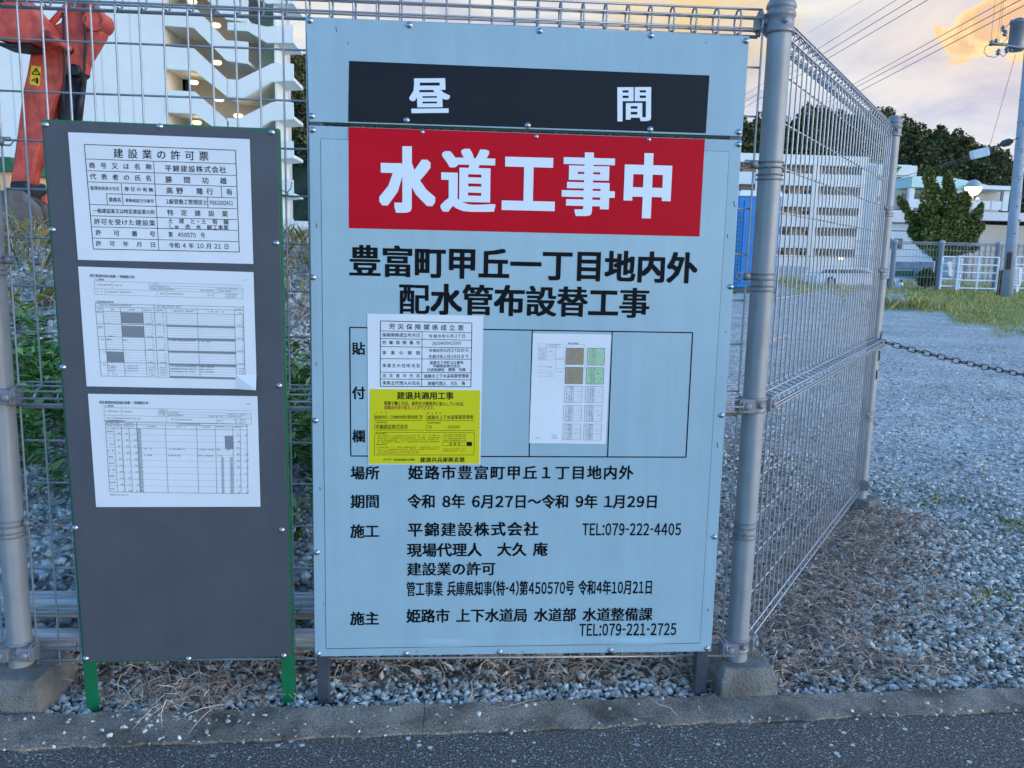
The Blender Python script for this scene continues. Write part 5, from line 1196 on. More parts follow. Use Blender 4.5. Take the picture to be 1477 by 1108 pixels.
for i, (a, b) in enumerate(fl):
    za, zb_ = B_(500, a).z, B_(500, b).z
    mb = MB(); mb.box((x0, BY, zb_), (x1-0.05, BY+0.15, za)); mb.box((x0, BY+0.151, zb_), (x1-0.05, BY+2.59, zb_+0.2)); mb.build('balcony', M['bldg'], lb)
    mb = MB(); mb.box((x1+0.3, BY+0.2, zb_+0.1), (x2+0.4, BY+0.78, za)); mb.build('stair_parapet', M['bldg'], lb)
    zc = B_(500, a-2).z; zt_ = B_(500, (fl[i-1][1] if i else 328)+6).z
    mb = MB(); mb.box((x1+0.15, BY+0.74, zc-0.3), (x2-0.1, BY+0.797, zt_-0.1)); mb.build('stair_opening', M['window_dark'], lb)
    for wx in (-120, 20, 215, 330, 495, 612, 735):
        f = MB(); 
        for dx in (-30, -15, 2, 17):
            if random.random() < 0.18: continue
            p, q = B_(wx+dx, 0).x, B_(wx+dx+12.5, 0).x; f.box((p, BY+2.55, zc-1.0), (q, BY+2.597, zt_-0.25))
        if f.v: f.build('window', M['window_dark'], lb)
for cx_ in (-60, 265, 572, 826):
    p = B_(cx_, 500).x; mb = MB(); mb.box((p-0.35, BY-0.12, -0.3), (p+0.35, BY-0.002, zr-0.002)); mb.build('column', M['bldg'], lb)
# lit lamp post in front of it
p = B_(712, 822, 80); o = thing('street_lamp', 'small distant lit street lamp before the long apartment block', 'street lamp', (p.x, 80, 0))
mb = MB(); mb.path([(p.x, 80, -0.1), (p.x, 80, p.z-0.15)], 0.06, 8); mb.build('lamp_post', M['galv'], o)
mb = MB(); mb.lathe(p, [(0.05, -0.15), (0.22, -0.08), (0.25, 0.04), (0.18, 0.14), (0.02, 0.17)], 14); mb.build('lamp_globe', M['globe'], o, True)

# ------------------------------------------------------------------ buildings at the right
C_ = lambda x, y, Y: at(1020+x/3.232, y/3.232, Y)
tb = thing('stair_tower_building', 'white block with a green emblem at its top right of the fence end post', 'building', (C_(880, 1000, 95).x, 95, 0))
a, b = C_(800, 765, 95), C_(948, 1200, 95)
mb = MB(); mb.box((a.x, 95.4, -0.3), (b.x, 98, a.z-0.02)); mb.build('wall', M['bldg'], tb)
for y0, y1 in ((765, 818), (862, 914), (960, 1000), (1045, 1075), (1120, 1180)):
    p, q = C_(800, y0, 95), C_(948, y1, 95); mb = MB(); mb.box((p.x, 95, q.z), (q.x+0.01, 95.39, p.z)); mb.build('facade_band', M['bldg'], tb)
for y0, y1 in ((822, 858), (918, 956), (1003, 1040), (1080, 1115)):
    p, q = C_(800, y0, 95), C_(905, y1, 95); mb = MB(); mb.box((p.x, 95.2, q.z), (q.x, 95.39, p.z)); w_ = mb.build('window', M['window_dark'], tb)
    mb = MB(); mb.box((p.x, 95.1, q.z), (q.x, 95.15, q.z+(p.z-q.z)*0.4)); mb.build('window_rail', M['white_metal'], w_)
    mb = MB(); u_ = C_(907, y0, 95); mb.box((u_.x, 95.02, q.z+0.001), (q.x+(C_(948, 0, 95).x-C_(905, 0, 95).x), 95.385, p.z-0.001)); mb.build('pier', M['bldg'], tb)
lg = MB(); pts = [(852, 778), (866, 776), (884, 782), (902, 780), (888, 792), (880, 803), (862, 805), (853, 797), (862, 790), (876, 790)]
lg.path([C_(*q, 95)+V((0, -0.06, 0)) for q in pts], 0.16, 6); lg.build('emblem', M['logo'], tb)

sc_ = thing('two_storey_hall', 'white two storey hall with a pale green sloping roof behind the juniper tree', 'building', (C_(1200, 1000, 70).x, 70, 0))
HY = 70
def HB(x0, y0, x1, y1, Y0, Y1, name, mat, parent):
    p, q = C_(x0, y0, HY), C_(x1, y1, HY); mb = MB(); mb.box((p.x, Y0, q.z), (q.x, Y1, p.z)); return mb.build(name, mat, parent)
mb = MB(); rp = [(940, 825), (1095, 826), (1180, 842), (1290, 866), (1412, 872), (1412, 890), (935, 874)]
mb.prism([C_(*q, HY)+V((0, -0.6, 0)) for q in rp], (0, 4.2, 0)); rf = mb.build('roof', M['roof_green'], sc_)
HB(1180, 866, 1414, 890, HY-0.9, HY-0.61, 'fascia', M['bldg'], sc_)
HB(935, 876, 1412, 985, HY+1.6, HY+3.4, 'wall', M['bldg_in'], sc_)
HB(938, 928, 1370, 980, HY-0.2, HY-0.05, 'balcony_panel', M['bldg'], sc_)
for u in (938, 1160, 1378): HB(u, 876, u+14, 985, HY-0.25, HY+0.1, 'column', M['bldg'], sc_)
for u, w_ in ((955, 50), (1015, 70), (1105, 40), (1205, 30), (1255, 40), (1305, 30)): HB(u, 896, u+w_, 926, HY+1.5, HY+1.597, 'window', M['window_dark'] if w_ != 30 else M['bldg_grey'], sc_)
HB(1320, 935, 1322, 980, HY-0.24, HY-0.201, 'downpipe', M['galv'], sc_)
HB(850, 985, 1420, 1450, HY+0.2, HY+2.5, 'ground_storey_wall', M['bldg'], sc_)
lw = thing('low_building', 'long low beige building with a pale pink fascia behind the utility pole', 'building', (C_(1400, 1100, 58).x, 58, 0))
HY = 58
HB(1255, 990, 1900, 1046, HY-0.8, HY+9, 'fascia', M['pinkish'], lw); HB(1275, 1047, 1890, 1330, HY, HY+8, 'wall', M['beige'], lw)
wv_ = MB(); p, q = C_(1150, 1135, 50), C_(1800, 1330, 50)
xx = p.x
while xx < q.x:
    wv_.box((xx, 50, -0.1), (xx+0.22, 50.05, p.z)); wv_.box((xx+0.221, 50.06, -0.1), (xx+0.36, 50.1, p.z)); xx += 0.362
tag(wv_.build('corrugated_fence', M['beige']), 'brown grey corrugated sheet fence behind the white gates', 'fence')
gw = thing('grey_annexe', 'pale grey annexe wall with a small window right of the end post', 'building', (C_(900, 1100, 60).x, 60, 0))
HY = 60
HB(840, 1078, 1240, 1400, HY, HY+2.2, 'wall', M['bldg_grey'], gw); HB(840, 990, 1010, 1040, HY-0.3, HY+2.2, 'upper_fascia', M['pinkish'], gw); HB(845, 1041, 1000, 1077, HY+0.4, HY+2.2, 'recess', M['bldg_grey'], gw)
wn = HB(820, 1110, 905, 1160, HY-0.08, HY-0.002, 'window', M['window_dark'], gw); HB(860, 1110, 864, 1160, HY-0.11, HY-0.081, 'mullion', M['white_metal'], wn)

# portable toilet and netting
tY = 26.0
a, b = at(1066, 283, tY), at(1121, 384, tY)
pt = thing('portable_toilet', 'bright blue portable toilet with a white roof behind the corner post', 'portable toilet', ((a.x+b.x)/2, tY+0.6, 0))
mb = MB(); mb.box((a.x, tY, 0.15), (b.x, tY+1.2, a.z)); bd = mb.build('cabin', M['toilet_blue'], pt, bevel=0.04)
mb = MB(); mb.prism([(a.x-0.04, tY-0.05, a.z), (b.x+0.04, tY-0.05, a.z), (b.x-0.05, tY-0.05, a.z+0.2), (a.x+0.05, tY-0.05, a.z+0.2)], (0, 1.3, 0)); mb.build('roof', M['toilet_white'], pt, bevel=0.03)
mb = MB(); mb.box((a.x-0.02, tY-0.02, -0.05), (b.x+0.02, tY+1.22, 0.15)); mb.build('base', M['leg_grey'], pt)
mb = MB(); mb.box((a.x+0.2, tY-0.03, 0.3), (b.x-0.2, tY-0.002, a.z-0.15)); dr = mb.build('door', M['toilet_blue'], pt, bevel=0.01)
mb = MB(); mb.box((b.x-0.36, tY-0.07, 1.1), (b.x-0.3, tY-0.032, 1.3)); mb.build('handle', M['toilet_white'], dr)
nm = MB(); a, b = at(985, 305, 25), at(1064, 388, 25)
for k in range(14): x_ = a.x+(b.x-a.x)*k/13; nm.box((x_-0.012, 25, 0), (x_+0.012, 25.02, a.z))
for k in range(18): z_ = a.z*k/17; nm.box((a.x, 25.021, z_), (b.x, 25.035, z_+0.03))
tag(nm.build('green_net', M['net_green']), 'dark green net screen left of the blue portable toilet', 'net')

# white parked car beyond the lot
cY = 36.0; k_ = 38.3/FPX
cpx = lambda x, y: at(1020+x/3.166, 330+y/3.166, cY)
car = thing('parked_car', 'white estate car parked beyond the grass behind the receding fence', 'car', (cpx(690, 250).x, cY+0.8, 0))
cw = 1.65
body = [(500, 262), (500, 215), (512, 203), (740, 205), (800, 207), (860, 220), (893, 235), (900, 262), (895, 285), (505, 285)]
mb = MB(); mb.prism([cpx(*q) for q in body], (0, cw, 0)); bdy = mb.build('body', M['car_white'], car, bevel=0.06)
cabn = [(511, 203), (527, 178), (560, 173), (690, 173), (735, 183), (798, 207)]
mb = MB(); mb.prism([cpx(*q)+V((0, 0.09, 0)) for q in cabn], (0, cw-0.18, 0)); mb.build('cabin', M['car_white'], car, bevel=0.05)
for pts in ([(524, 203), (536, 187), (596, 187), (596, 204)], [(603, 187), (668, 187), (668, 205), (603, 204)], [(676, 187), (720, 189), (765, 206), (676, 206)]):
    mb = MB(); mb.prism([cpx(*q)+V((0, 0.075, 0)) for q in pts], (0, 0.02, 0)); mb.build('window', M['glass'], car)
for u in (560, 830):
    c = cpx(u, 285); mb = MB(); mb.lathe((c.x, cY-0.03, 0.14), [(0.13, -0.02), (0.23, -0.02), (0.23, 0.18), (0.1, 0.18)], 20, (0, 1, 0)); w_ = mb.build('wheel', M['rubber'], car, True)
    mb = MB(); mb.lathe((c.x, cY-0.06, 0.14), [(0.13, 0.0), (0.11, -0.012), (0.02, -0.02)], 16, (0, 1, 0)); mb.build('rim', M['galv'], w_)
for u in (893,):
    c = cpx(884, 238); mb = MB(); mb.box((c.x-0.08, cY-0.02, c.z-0.08), (c.x+0.1, cY+0.35, c.z+0.06)); mb.build('headlight', M['glass'], car, bevel=0.03)

# mesh fence at the far side of the lot
FY = 31.0
ff = thing('far_mesh_fence', 'low grey wire fence on round posts before the juniper tree and notice case', 'fence', (at(1360, 420, FY).x, FY, 0))
zt_ = at(1355, 352, FY).z; fx0, fx1 = at(1235, 360, FY).x, at(1560, 360, FY).x
for px_ in (1287, 1355, 1436.5, 1520):
    c = at(px_, 390, FY); mb = MB(); mb.lathe((c.x, FY, 0), [(0.10, -0.1), (0.10, zt_+0.02), (0.125, zt_+0.03), (0.11, zt_+0.12), (0.03, zt_+0.16)], 14); mb.build('post', M['pole'], ff, True)
mb = MB(); nw = int((fx1-fx0)/0.14)
for i in range(nw): x_ = fx0+i*0.14; mb.path([(x_, FY+0.02, 0.02), (x_, FY+0.02, zt_)], 0.007, 4, False)
for z_ in (0.15, 0.55, 0.95, 1.35, zt_-0.25, zt_-0.02, zt_+0.05): mb.path([(fx0, FY+0.035, z_), (fx1, FY+0.035, z_)], 0.012 if z_ < zt_-0.1 else 0.022, 4)
mb.build('wire_mesh', M['galv'], ff)
# white tubular gates leaning on the fence
def gate(label, x0, x1, y0, y1, cols, rows, Y):
    p, q = at(1270+x0/4.261, 220+y0/4.261, Y), at(1270+x1/4.261, 220+y1/4.261, Y)
    o = thing('white_gate', label, 'gate', ((p.x+q.x)/2, Y, 0), 'white tubular gates'); z0 = max(0.02, q.z)
    mb = MB()
    for i in range(cols+1):
        x_ = p.x+(q.x-p.x)*i/cols; mb.path([(x_, Y, z0-0.05), (x_, Y, p.z)], 0.045, 8)
    mb.build('uprights', M['white_metal'], o)
    mb = MB()
    for k in range(rows+1):
        z_ = z0+0.08+(p.z-z0-0.08)*k/rows; mb.path([(p.x, Y-0.01, z_), (q.x, Y-0.01, z_)], 0.03, 6)
    mb.build('bars', M['white_metal'], o)
gate('white tubular gate panel leaning on the far fence, left of the pair before the pole', 383, 478, 640, 835, 1, 4, FY-0.4)
gate('white tubular gate panel with several bars next to the utility pole', 484, 706, 640, 850, 2, 4, FY-0.5)
gate('white tubular gate panel at the right edge of the photo behind the pole', 835, 1050, 640, 850, 2, 4, FY-0.4)
mb = MB(); cl = [(408, 676), (425, 668), (442, 676), (438, 700), (444, 745), (430, 768), (416, 752), (418, 705), (410, 690)]
mb.prism([at(1270+x/4.261, 220+y/4.261, FY-0.62) for x, y in cl], (0, 0.05, 0)); tag(mb.build('hanging_cloth', M['cloth'], bevel=0.02), 'white work cloth hung over the left white gate', 'cloth')
# glass notice case
nY = FY+1.2
N_ = lambda x, y, dy=0: at(1270+x/4.261, 220+y/4.261, nY)+V((0, dy, 0))
nb = thing('notice_case', 'outdoor notice case with bluish posters and a dark green panel behind the far fence', 'notice board', (N_(200, 830).x, nY, 0))
def rect(name, x0, y0, x1, y1, d0, d1, mat, par=nb): p, q = N_(x0, y0), N_(x1, y1); mb = MB(); mb.box((p.x, nY+d0, q.z), (q.x, nY+d1, p.z)); return mb.build(name, mat, par)
rect('case', 85, 662, 325, 785, 0, 0.15, M['white_metal']); rect('poster', 92, 670, 200, 722, -0.02, -0.002, M['poster_blue']); rect('poster', 204, 670, 318, 775, -0.02, -0.002, M['poster_blue']); rect('poster', 92, 725, 198, 768, -0.02, -0.002, M['poster_green'])
for u in (105, 290): rect('leg', u, 786, u+10, 850, 0.03, 0.12, M['white_metal'])
# warning sign
wsY = FY-0.9
ws = thing('warning_sign', 'small white sign with red and blue writing on a stake beside the utility pole', 'sign', (at(1465, 420, wsY).x, wsY, 0))
W_ = lambda x, y: at(1270+x/4.261, 220+y/4.261, wsY)
p, q = W_(800, 706), W_(862, 820); mb = MB(); mb.box((p.x, wsY, q.z), (q.x, wsY+0.02, p.z)); pl = mb.build('plate', M['paper'], ws)
p, q = W_(840, 820), W_(850, 880); mb = MB(); mb.box((p.x, wsY+0.03, -0.05), (q.x, wsY+0.08, W_(0, 710).z)); mb.build('stake', M['white_metal'], ws)
for nm_, mt_, xc in (('red_writing', M['red_ink'], (846,)), ('blue_writing', M['poster_blue'], (832, 819))):
    mb = MB()
    for x_ in xc:
        y_ = 716
        while y_ < 805:
            p, q = W_(x_-4, y_), W_(x_+4, y_+6.5); mb.box((p.x, wsY-0.006, q.z), (q.x, wsY-0.002, p.z)); y_ += 11
    mb.build(nm_, mt_, pl)
# stakes around pole foot
sk2 = MB()
for i in range(9):
    x_ = 735+i*8; p = at(1270+x_/4.261, 220+(722+3*(i % 3))/4.261, 27.2); sk2.path([(p.x, 27.2+0.05*(i % 2), -0.1), (p.x, 27.2+0.05*(i % 2), p.z)], 0.04, 6)
tag(sk2.build('timber_fence', M['wood']), 'short brown timber stakes stacked upright at the foot of the utility pole', 'fence')

# ------------------------------------------------------------------ juniper tree
JY = 36.0
J_ = lambda x, y, dy=0.0: at(1270+x/4.261, 220+y/4.261, JY+dy)
jt = thing('juniper_tree', 'dense dark green juniper with twisted pointed limbs next to the lit globe lamp', 'tree', (J_(345, 700).x, JY, 0))
spires = [  # base, bend, tip (crop pixels), radius at base, depth
    ((330, 600), (215, 440), (112, 280), 44, 0.3), ((330, 590), (295, 350), (300, 95), 66, 0.0), ((360, 590), (390, 390), (420, 125), 58, 0.5), ((380, 590), (455, 440), (500, 260), 58, -0.4), ((390, 590), (520, 450), (530, 250), 48, 0.2), ((400, 590), (560, 470), (622, 320), 46, 0.0),
    ((420, 600), (540, 560), (625, 440), 50, -0.3), ((300, 590), (225, 520), (190, 470), 48, -0.5), ((345, 610), (345, 500), (345, 420), 92, -0.9), ((420, 600), (460, 520), (470, 430), 80, -0.8), ((290, 600), (270, 480), (255, 330), 60, 0.7), ((340, 625), (400, 605), (590, 590), 42, 0.1), ((380, 590), (330, 400), (345, 200), 44, 0.5), ((410, 600), (430, 460), (440, 190), 40, -0.6), ((340, 620), (400, 610), (470, 600), 45, -0.7)]
jc, jd, jL = [], [], []
for b0_, b1_, b2_, rr, dep in spires:
    for _ in range(int(52*rr)):
        t = random.random()**0.85; x_ = b0_[0]*(1-t)**2+2*b1_[0]*t*(1-t)+b2_[0]*t*t; y_ = b0_[1]*(1-t)**2+2*b1_[1]*t*(1-t)+b2_[1]*t*t
        lump = 1+0.36*math.sin(t*21+b0_[0]+b2_[0])
        r_ = rr*1.22*(0.5+0.95*t)*(1-t)**0.62*lump+3; a_ = random.uniform(0, 6.283); q = r_*random.random()**0.33
        c = J_(x_+q*math.cos(a_), y_+q*math.sin(a_)*0.8, dep*(1-t)+random.uniform(-1, 1)*r_/4.261*37/FPX)
        tx, ty = b2_[0]-b1_[0], b2_[1]-b1_[1]; l_ = math.hypot(tx, ty)
        d = V((tx/l_*0.7+random.gauss(0, 0.55), random.gauss(0, 0.6), -ty/l_*0.9+random.gauss(0, 0.5)))
        jc.append(c); jd.append(d); jL.append(random.uniform(0.07, 0.17))
jc, jd, jL = np.array(jc), np.array(jd), np.array(jL)
v, f = leaves(jc, jd, jL, jL*0.55, 0.8); np_mesh('crown', v, f, M['needle'], jt)
mb = MB()
mb.path([J_(350, 880), J_(343, 700), J_(338, 600), J_(330, 480)], [0.2, 0.15, 0.13, 0.05], 9)
for b0_, b1_, b2_, rr, dep in spires[:8]: mb.path([J_(340, 640), J_(*b1_, dep*0.5), J_((b1_[0]+b2_[0])/2, (b1_[1]+b2_[1])/2, dep*0.3)], [0.1, 0.06, 0.02], 6)
mb.build('trunk', M['bark'], jt, True)
# low bush under it
def bush(name, label, cx_, cy_, rx, ry, Y, n, mat, cat='bush'):
    o = thing(name, label, cat, (at(cx_, cy_, Y).x, Y, 0)); k = (Y+2.2)/FPX
    a_ = RNG.normal(0, 1, (n, 3)); a_ /= np.linalg.norm(a_, axis=1, keepdims=True); a_ *= RNG.uniform(0.5, 1.05, (n, 1))
    c = np.array(at(cx_, cy_, Y))+a_*np.array([rx*k, rx*k*0.7, ry*k]); L_ = RNG.uniform(0.08, 0.2, n)
    v, f = leaves(c, RNG.normal(0, 1, (n, 3))+a_, L_, L_*0.5, 0.8); np_mesh('foliage', v, f, mat, o)
    mb = MB(); q = at(cx_, cy_, Y); mb.path([(q.x, Y, -0.1), (q.x, Y, q.z)], 0.05, 6); mb.build('stem', M['bark'], o); return o
bush('bush', 'low dark bush under the juniper beside the notice case', 1336, 401, 12, 12, FY+0.7, 900, M['needle'])

# ------------------------------------------------------------------ globe lamp
GY = 38.0; gp = at(1404, 271, GY); rg_ = 11.2*(GY+2.2)/FPX
gl2 = thing('globe_lamp', 'lit globe street lamp with a grey half shade beside the juniper', 'street lamp', (gp.x, GY, 0))
mb = MB(); mb.path([(gp.x, GY, -0.1), (gp.x, GY, gp.z-rg_)], 0.055, 10); mb.build('lamp_post', M['galv'], gl2, True)
mb = MB(); mb.lathe(gp, [(0.06, -rg_)]+[(rg_*0.99*math.cos(R(t)), rg_*0.99*math.sin(R(t))) for t in range(-75, 6, 10)], 24); mb.build('lamp_globe', M['globe'], gl2, True)
mb = MB(); mb.lathe(gp, [(rg_*math.cos(R(t)), rg_*math.sin(R(t))+0.01) for t in range(4, 90, 9)], 24); mb.build('lamp_shade', M['globe_cap'], gl2, True)
mb = MB(); q = at(1405.5, 288, GY); mb.lathe(q+V((0.12, -0.05, 0)), [(0.02, -0.1), (0.10, -0.05), (0.10, 0.05), (0.02, 0.1)], 12); mb.build('light_sensor', M['toilet_white'], gl2, True)
ld = bpy.data.lights.new('globe_lamp_light', 'POINT'); ld.energy = 1.2; ld.color = (1, 0.74, 0.4); ld.shadow_soft_size = 0.3
lo = bpy.data.objects.new('globe_lamp_light', ld); COL.objects.link(lo); lo.parent = gl2; lo.location = (0, 0, gp.z-rg_-0.15)

# ------------------------------------------------------------------ utility pole, transformer, cables
UY = 26.0
q0, q1 = at(1461, 330, UY), at(1474.5, 180, UY)
up_ = thing('utility_pole', 'grey concrete utility pole with bolts at the right edge of the photo', 'utility pole', (q0.x, UY, 0))
axp = lambda z: V((q0.x+(q1.x-q0.x)*(z-q0.z)/(q1.z-q0.z), UY, z))
mb = MB(); mb.path([axp(z) for z in (-0.3, 3, 6, 9, 12.5)], [0.19, 0.172, 0.155, 0.138, 0.12], 20); mb.build('shaft', M['pole'], up_, True)
for z in (3.4, 4.1, 5.0, 5.9, 6.6):
    mb = MB(); mb.ring(axp(z), (0, 0, 1), 0.190-0.0058*z+0.008, 0.012, 18, 5); mb.build('steel_band', M['galv'], up_)
for i in range(9):
    z = 2.2+i*0.45; c = axp(z)+V((0.11*(1 if i % 2 else -0.4), -0.15, 0)); mb = MB(); mb.path([c, c+V((0, -0.06, 0))], 0.018, 6); mb.build('step_bolt', M['cable'], up_)
c = at(1455, 376, UY-0.22); mb = MB(); mb.box((c.x-0.09, UY-0.26, c.z-0.3), (c.x+0.07, UY-0.225, c.z+0.28)); tg = mb.build('number_plate', M['sign_dark'], up_)
tr = thing('pole_transformer', 'grey cylindrical transformer with insulators hanging at the top right corner', 'transformer', at(1466, 76, UY))
c0, c1 = at(1465, 74, UY), at(1467, 30, UY); h_ = (c1-c0).length
mb = MB(); mb.lathe(c0, [(0.2, 0), (0.24, 0.04), (0.25, 0.1), (0.25, h_-0.1), (0.27, h_-0.09), (0.27, h_), (0.1, h_+0.08)], 20); mb.build('tank', M['trafo'], tr, True)
mb = MB(); a, b = at(1428, 64, UY), at(1500, 66, UY); mb.path([a, b], 0.045, 6); a, b = at(1430, 62, UY-0.3), at(1480, 70, UY-0.3); mb.path([a, b], 0.035, 6); mb.build('bracket_arm', M['trafo'], tr)
for u, v_ in ((1430, 62), (1437, 60), (1447, 41), (1450, 48), (1440, 75), (1452, 72), (1458, 70)):
    mb = MB(); p = at(u, v_, UY-0.15); mb.lathe(p, [(0.03, -0.1), (0.085, -0.06), (0.04, -0.02), (0.085, 0.02), (0.04, 0.06), (0.02, 0.1)], 10, (random.uniform(-0.4, 0.4), 0, 1)); mb.build('insulator', M['trafo'], tr, True)
def loop(pts, r=0.011):
    mb = MB(); ps = [at(u, v_, UY-0.2) for u, v_ in pts]; mb.path(ps, r, 5); return mb
mb = loop([(1430, 62), (1421, 68), (1419, 75), (1424, 81), (1434, 83), (1443, 78)]); 
for pts in ([(1447, 41), (1452, 38), (1456, 34)], [(1450, 48), (1453, 56), (1446, 62), (1437, 63)], [(1458, 28), (1463, 38), (1472, 44), (1476, 40)], [(1440, 75), (1447, 82), (1455, 74)], [(1452, 72), (1462, 66), (1474, 70)]):
    mb.path([at(u, v_, UY-0.2) for u, v_ in pts], 0.011, 5)
mb.build('jumper_wire', M['cable'], tr, True)
def cable(label, pts, r, sag=0.0, name='overhead_cable', grp='overhead cables'):
    (u0, v0, Y0), (u1, v1, Y1) = pts; a, b = at(u0, v0, Y0), at(u1, v1, Y1); mb = MB(); K = 24
    mb.path([a*(1-i/K)+b*(i/K)+V((0, 0, -sag*4*(i/K)*(1-i/K))) for i in range(K+1)], r*0.68, 5)
    return tag(mb.build(name, M['cable'], smooth=True), label, 'cable', grp)
CU = lambda x, y: (1020+x/3.232, y/3.232)
def cab(label, a, b, Ya, Yb, r, sag=0.0): cable(label, ((*CU(*a), Ya), (*CU(*b), Yb)), r, sag)
cab('topmost left overhead cable crossing the pale sky above the receding fence', (1000, -75), (100, 490), 34, 70, 0.020)
cab('second of three overhead cables crossing the pale sky above the receding fence', (1060, -65), (100, 520), 34, 70, 0.024)
cab('third of three overhead cables crossing the pale sky above the receding fence', (1130, -60), (100, 545), 34, 70, 0.024)
cab('upper black cable crossing the orange cloud towards the pole', (1640, -135), (560, 460), 26, 62, 0.022)
cab('middle black cable crossing the orange cloud towards the pole', (1640, -95), (560, 478), 26, 62, 0.024)
cab('lower black cable crossing the orange cloud towards the pole', (1640, -60), (560, 505), 26, 62, 0.024)
cab('faint thin wire above the three left cables', (760, -20), (420, 185), 50, 75, 0.013)
cab('thin wire hanging down from the transformer to the low cable', (1438, 255), (1318, 680), 25.9, 27.5, 0.011)
for i, (u, w_) in enumerate(((1345, 1322), (1375, 1352), (1385, 1362))):
    cab(['leftmost', 'middle', 'rightmost'][i]+' of three thin vertical drop wires left of the transformer', (u, -20), (w_-2, 215), 26.3, 26.2, 0.007)
cab('low black cable sagging left from the utility pole past the hill', (1452, 643), (690, 868), 25.8, 60, 0.024, 0.25)
cab('second low cable just beneath the low black cable from the pole', (1385, 672), (640, 880), 25.9, 60, 0.014, 0.35)
p, q = C_(1232, 722, 27.4), C_(1308, 703, 27.2)
wb = thing('cable_box', 'white splice box hanging on the low black cable against the hill', 'cable box', (p+q)/2)
d_ = (q-p).normalized(); mb = MB(); n_ = V((0, 1, 0)); u_ = d_.cross(n_).normalized(); u_ = u_ if u_.z > 0 else -u_
mb.hexa([p-u_*0.17-n_*0.12, q-u_*0.17-n_*0.12, q-u_*0.17+n_*0.12, p-u_*0.17+n_*0.12, p+u_*0.13-n_*0.12, q+u_*0.13-n_*0.12, q+u_*0.13+n_*0.12, p+u_*0.13+n_*0.12]); mb.build('housing', M['toilet_white'], wb, bevel=0.03)
mb = MB(); e = q+d_*0.012; mb.hexa([q+d_*0.002-u_*0.13-n_*0.1, e+d_*0.06-u_*0.13-n_*0.1, e+d_*0.06-u_*0.13+n_*0.1, q+d_*0.002-u_*0.13+n_*0.1, q+d_*0.002+u_*0.1-n_*0.1, e+d_*0.06+u_*0.1-n_*0.1, e+d_*0.06+u_*0.1+n_*0.1, q+d_*0.002+u_*0.1+n_*0.1]); mb.build('end_cap', M['cable'], wb)
p, q = C_(1366, 674, 26.6), C_(1428, 657, 26.3); d_ = (q-p).normalized()
mb = MB(); mb.path([p, p+d_*0.08, p+(q-p)*0.5, q-d_*0.12, q], [0.05, 0.115, 0.125, 0.125, 0.04], 10); tag(mb.build('cable_closure', M['cable']), 'black cable closure on the low cable close to the utility pole', 'cable box')

# ------------------------------------------------------------------ wooded hill
HILL = [(-200, -40, 230), (300, 40, 230), (415, 74, 230), (432, 84, 225), (450, 93, 220), (600, 130, 220), (900, 160, 220), (1075, 176, 220), (1100, 172, 220), (1131, 177, 220), (1150, 176, 220), (1160, 166, 220), (1172, 160, 220), (1190, 163, 220), (1207, 164, 220), (1225, 174, 220), (1245, 172, 220), (1277, 167, 215), (1298, 175, 215), (1314, 183, 215), (1330, 193, 215), (1345, 198, 215), (1356, 193, 210), (1380, 199, 210), (1395, 206, 210), (1417, 215, 210), (1432, 221, 210), (1448, 232, 205), (1460, 246, 205), (1475, 262, 205), (1560, 330, 205), (1700, 372, 205)]
hm = MB(); rows = 7; hp = []
for u, v_, Y in HILL:
    top = at(u, v_+13, Y); hp.append([V((EYE.x+(top.x-EYE.x)*(1-95*(r_/rows)**1.1/(Y+2.16)), Y-95*(r_/rows)**1.1, max(-0.2, (top.z)*(1-(r_/rows)**1.25)-0.3))) for r_ in range(rows+1)])
m_n = len(HILL)
for row in hp: hm.v += [tuple(p) for p in row]
for i in range(m_n-1):
    for j in range(rows): a = i*(rows+1)+j; hm.f.append((a, a+rows+1, a+rows+2, a+1))
b_ = len(hm.v)
for row in hp: hm.v.append((row[0].x*1.1, row[0].y+120, -0.2))
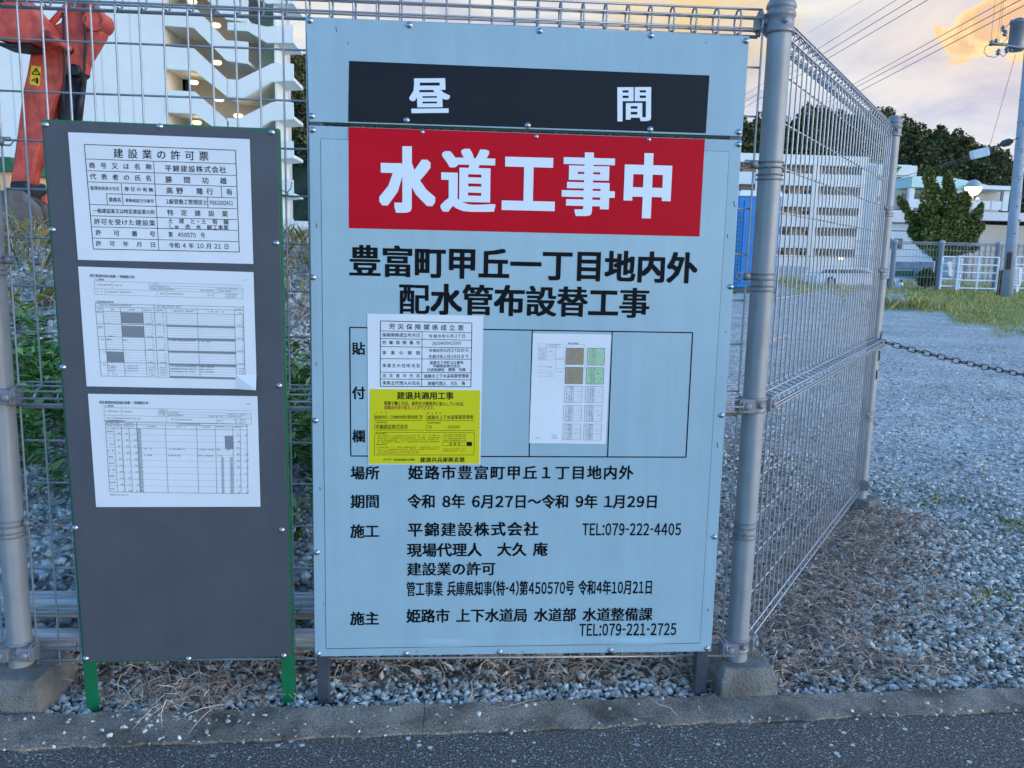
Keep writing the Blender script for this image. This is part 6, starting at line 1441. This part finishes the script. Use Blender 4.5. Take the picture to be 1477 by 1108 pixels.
for i in range(m_n-1): hm.f.append((i*(rows+1), b_+i, b_+i+1, (i+1)*(rows+1)))
structure(hm.build('hill', M['earth'], smooth=True))
fc, fdv, fL = [], [], []
def tree_clump(base, h, r):
    k = int(260); t = RNG.uniform(0.1, 1, k)**0.8; rad = r*(1-t**1.6)*0.95+r*0.10; a_ = RNG.uniform(0, 6.283, k); q = rad*RNG.uniform(0.55, 1.05, k)
    c = np.stack([base.x+q*np.cos(a_), base.y+q*np.sin(a_), base.z-1+h*t+RNG.normal(0, 0.25, k)], -1)
    d = np.stack([np.cos(a_), np.sin(a_), RNG.normal(0.2, 0.5, k)], -1); fc.append(c); fdv.append(d); fL.append(RNG.uniform(0.4, 1.05, k)*(0.55+r/7))
for i in range(m_n-1):
    u0 = HILL[i][0]; u1 = HILL[i+1][0]
    if u1 < 300 or u0 > 1700: continue
    for j in range(rows):
        if j > 4: continue
        c00, c10, c01, c11 = hp[i][j], hp[i+1][j], hp[i][j+1], hp[i+1][j+1]
        area = (c10-c00).length*(c01-c00).length; cnt_ = max(1, int(area/11))
        for _ in range(cnt_):
            a, b = random.random(), random.random(); p = c00*(1-a)*(1-b)+c10*a*(1-b)+c01*(1-a)*b+c11*a*b
            if p.x*0 + p.z < 1.0: continue
            h = random.uniform(3.2, 6.2); tree_clump(p, h, h*random.uniform(0.36, 0.5))
    n_r = max(1, int((hp[i+1][0]-hp[i][0]).length/2.2))
    for k in range(n_r):
        p = hp[i][0].lerp(hp[i+1][0], (k+random.random())/n_r); h = random.uniform(2.2, 4.2)*random.choice((0.7, 1, 1, 1.2)); tree_clump(p+V((0, random.uniform(-2, 2), 0.3)), h, h*random.uniform(0.3, 0.55))
fc, fdv, fL = np.concatenate(fc), np.concatenate(fdv), np.concatenate(fL)
v, f = leaves(fc, fdv, fL, fL*0.75, 0.9)
np_mesh('hill_forest', v, f, M['forest'], kind='stuff', label='dark pine and broadleaf forest covering the hill behind the buildings', cat='forest')
print('forest leaves', len(f), 'stones', sum(len(q) for q in PF)//20)
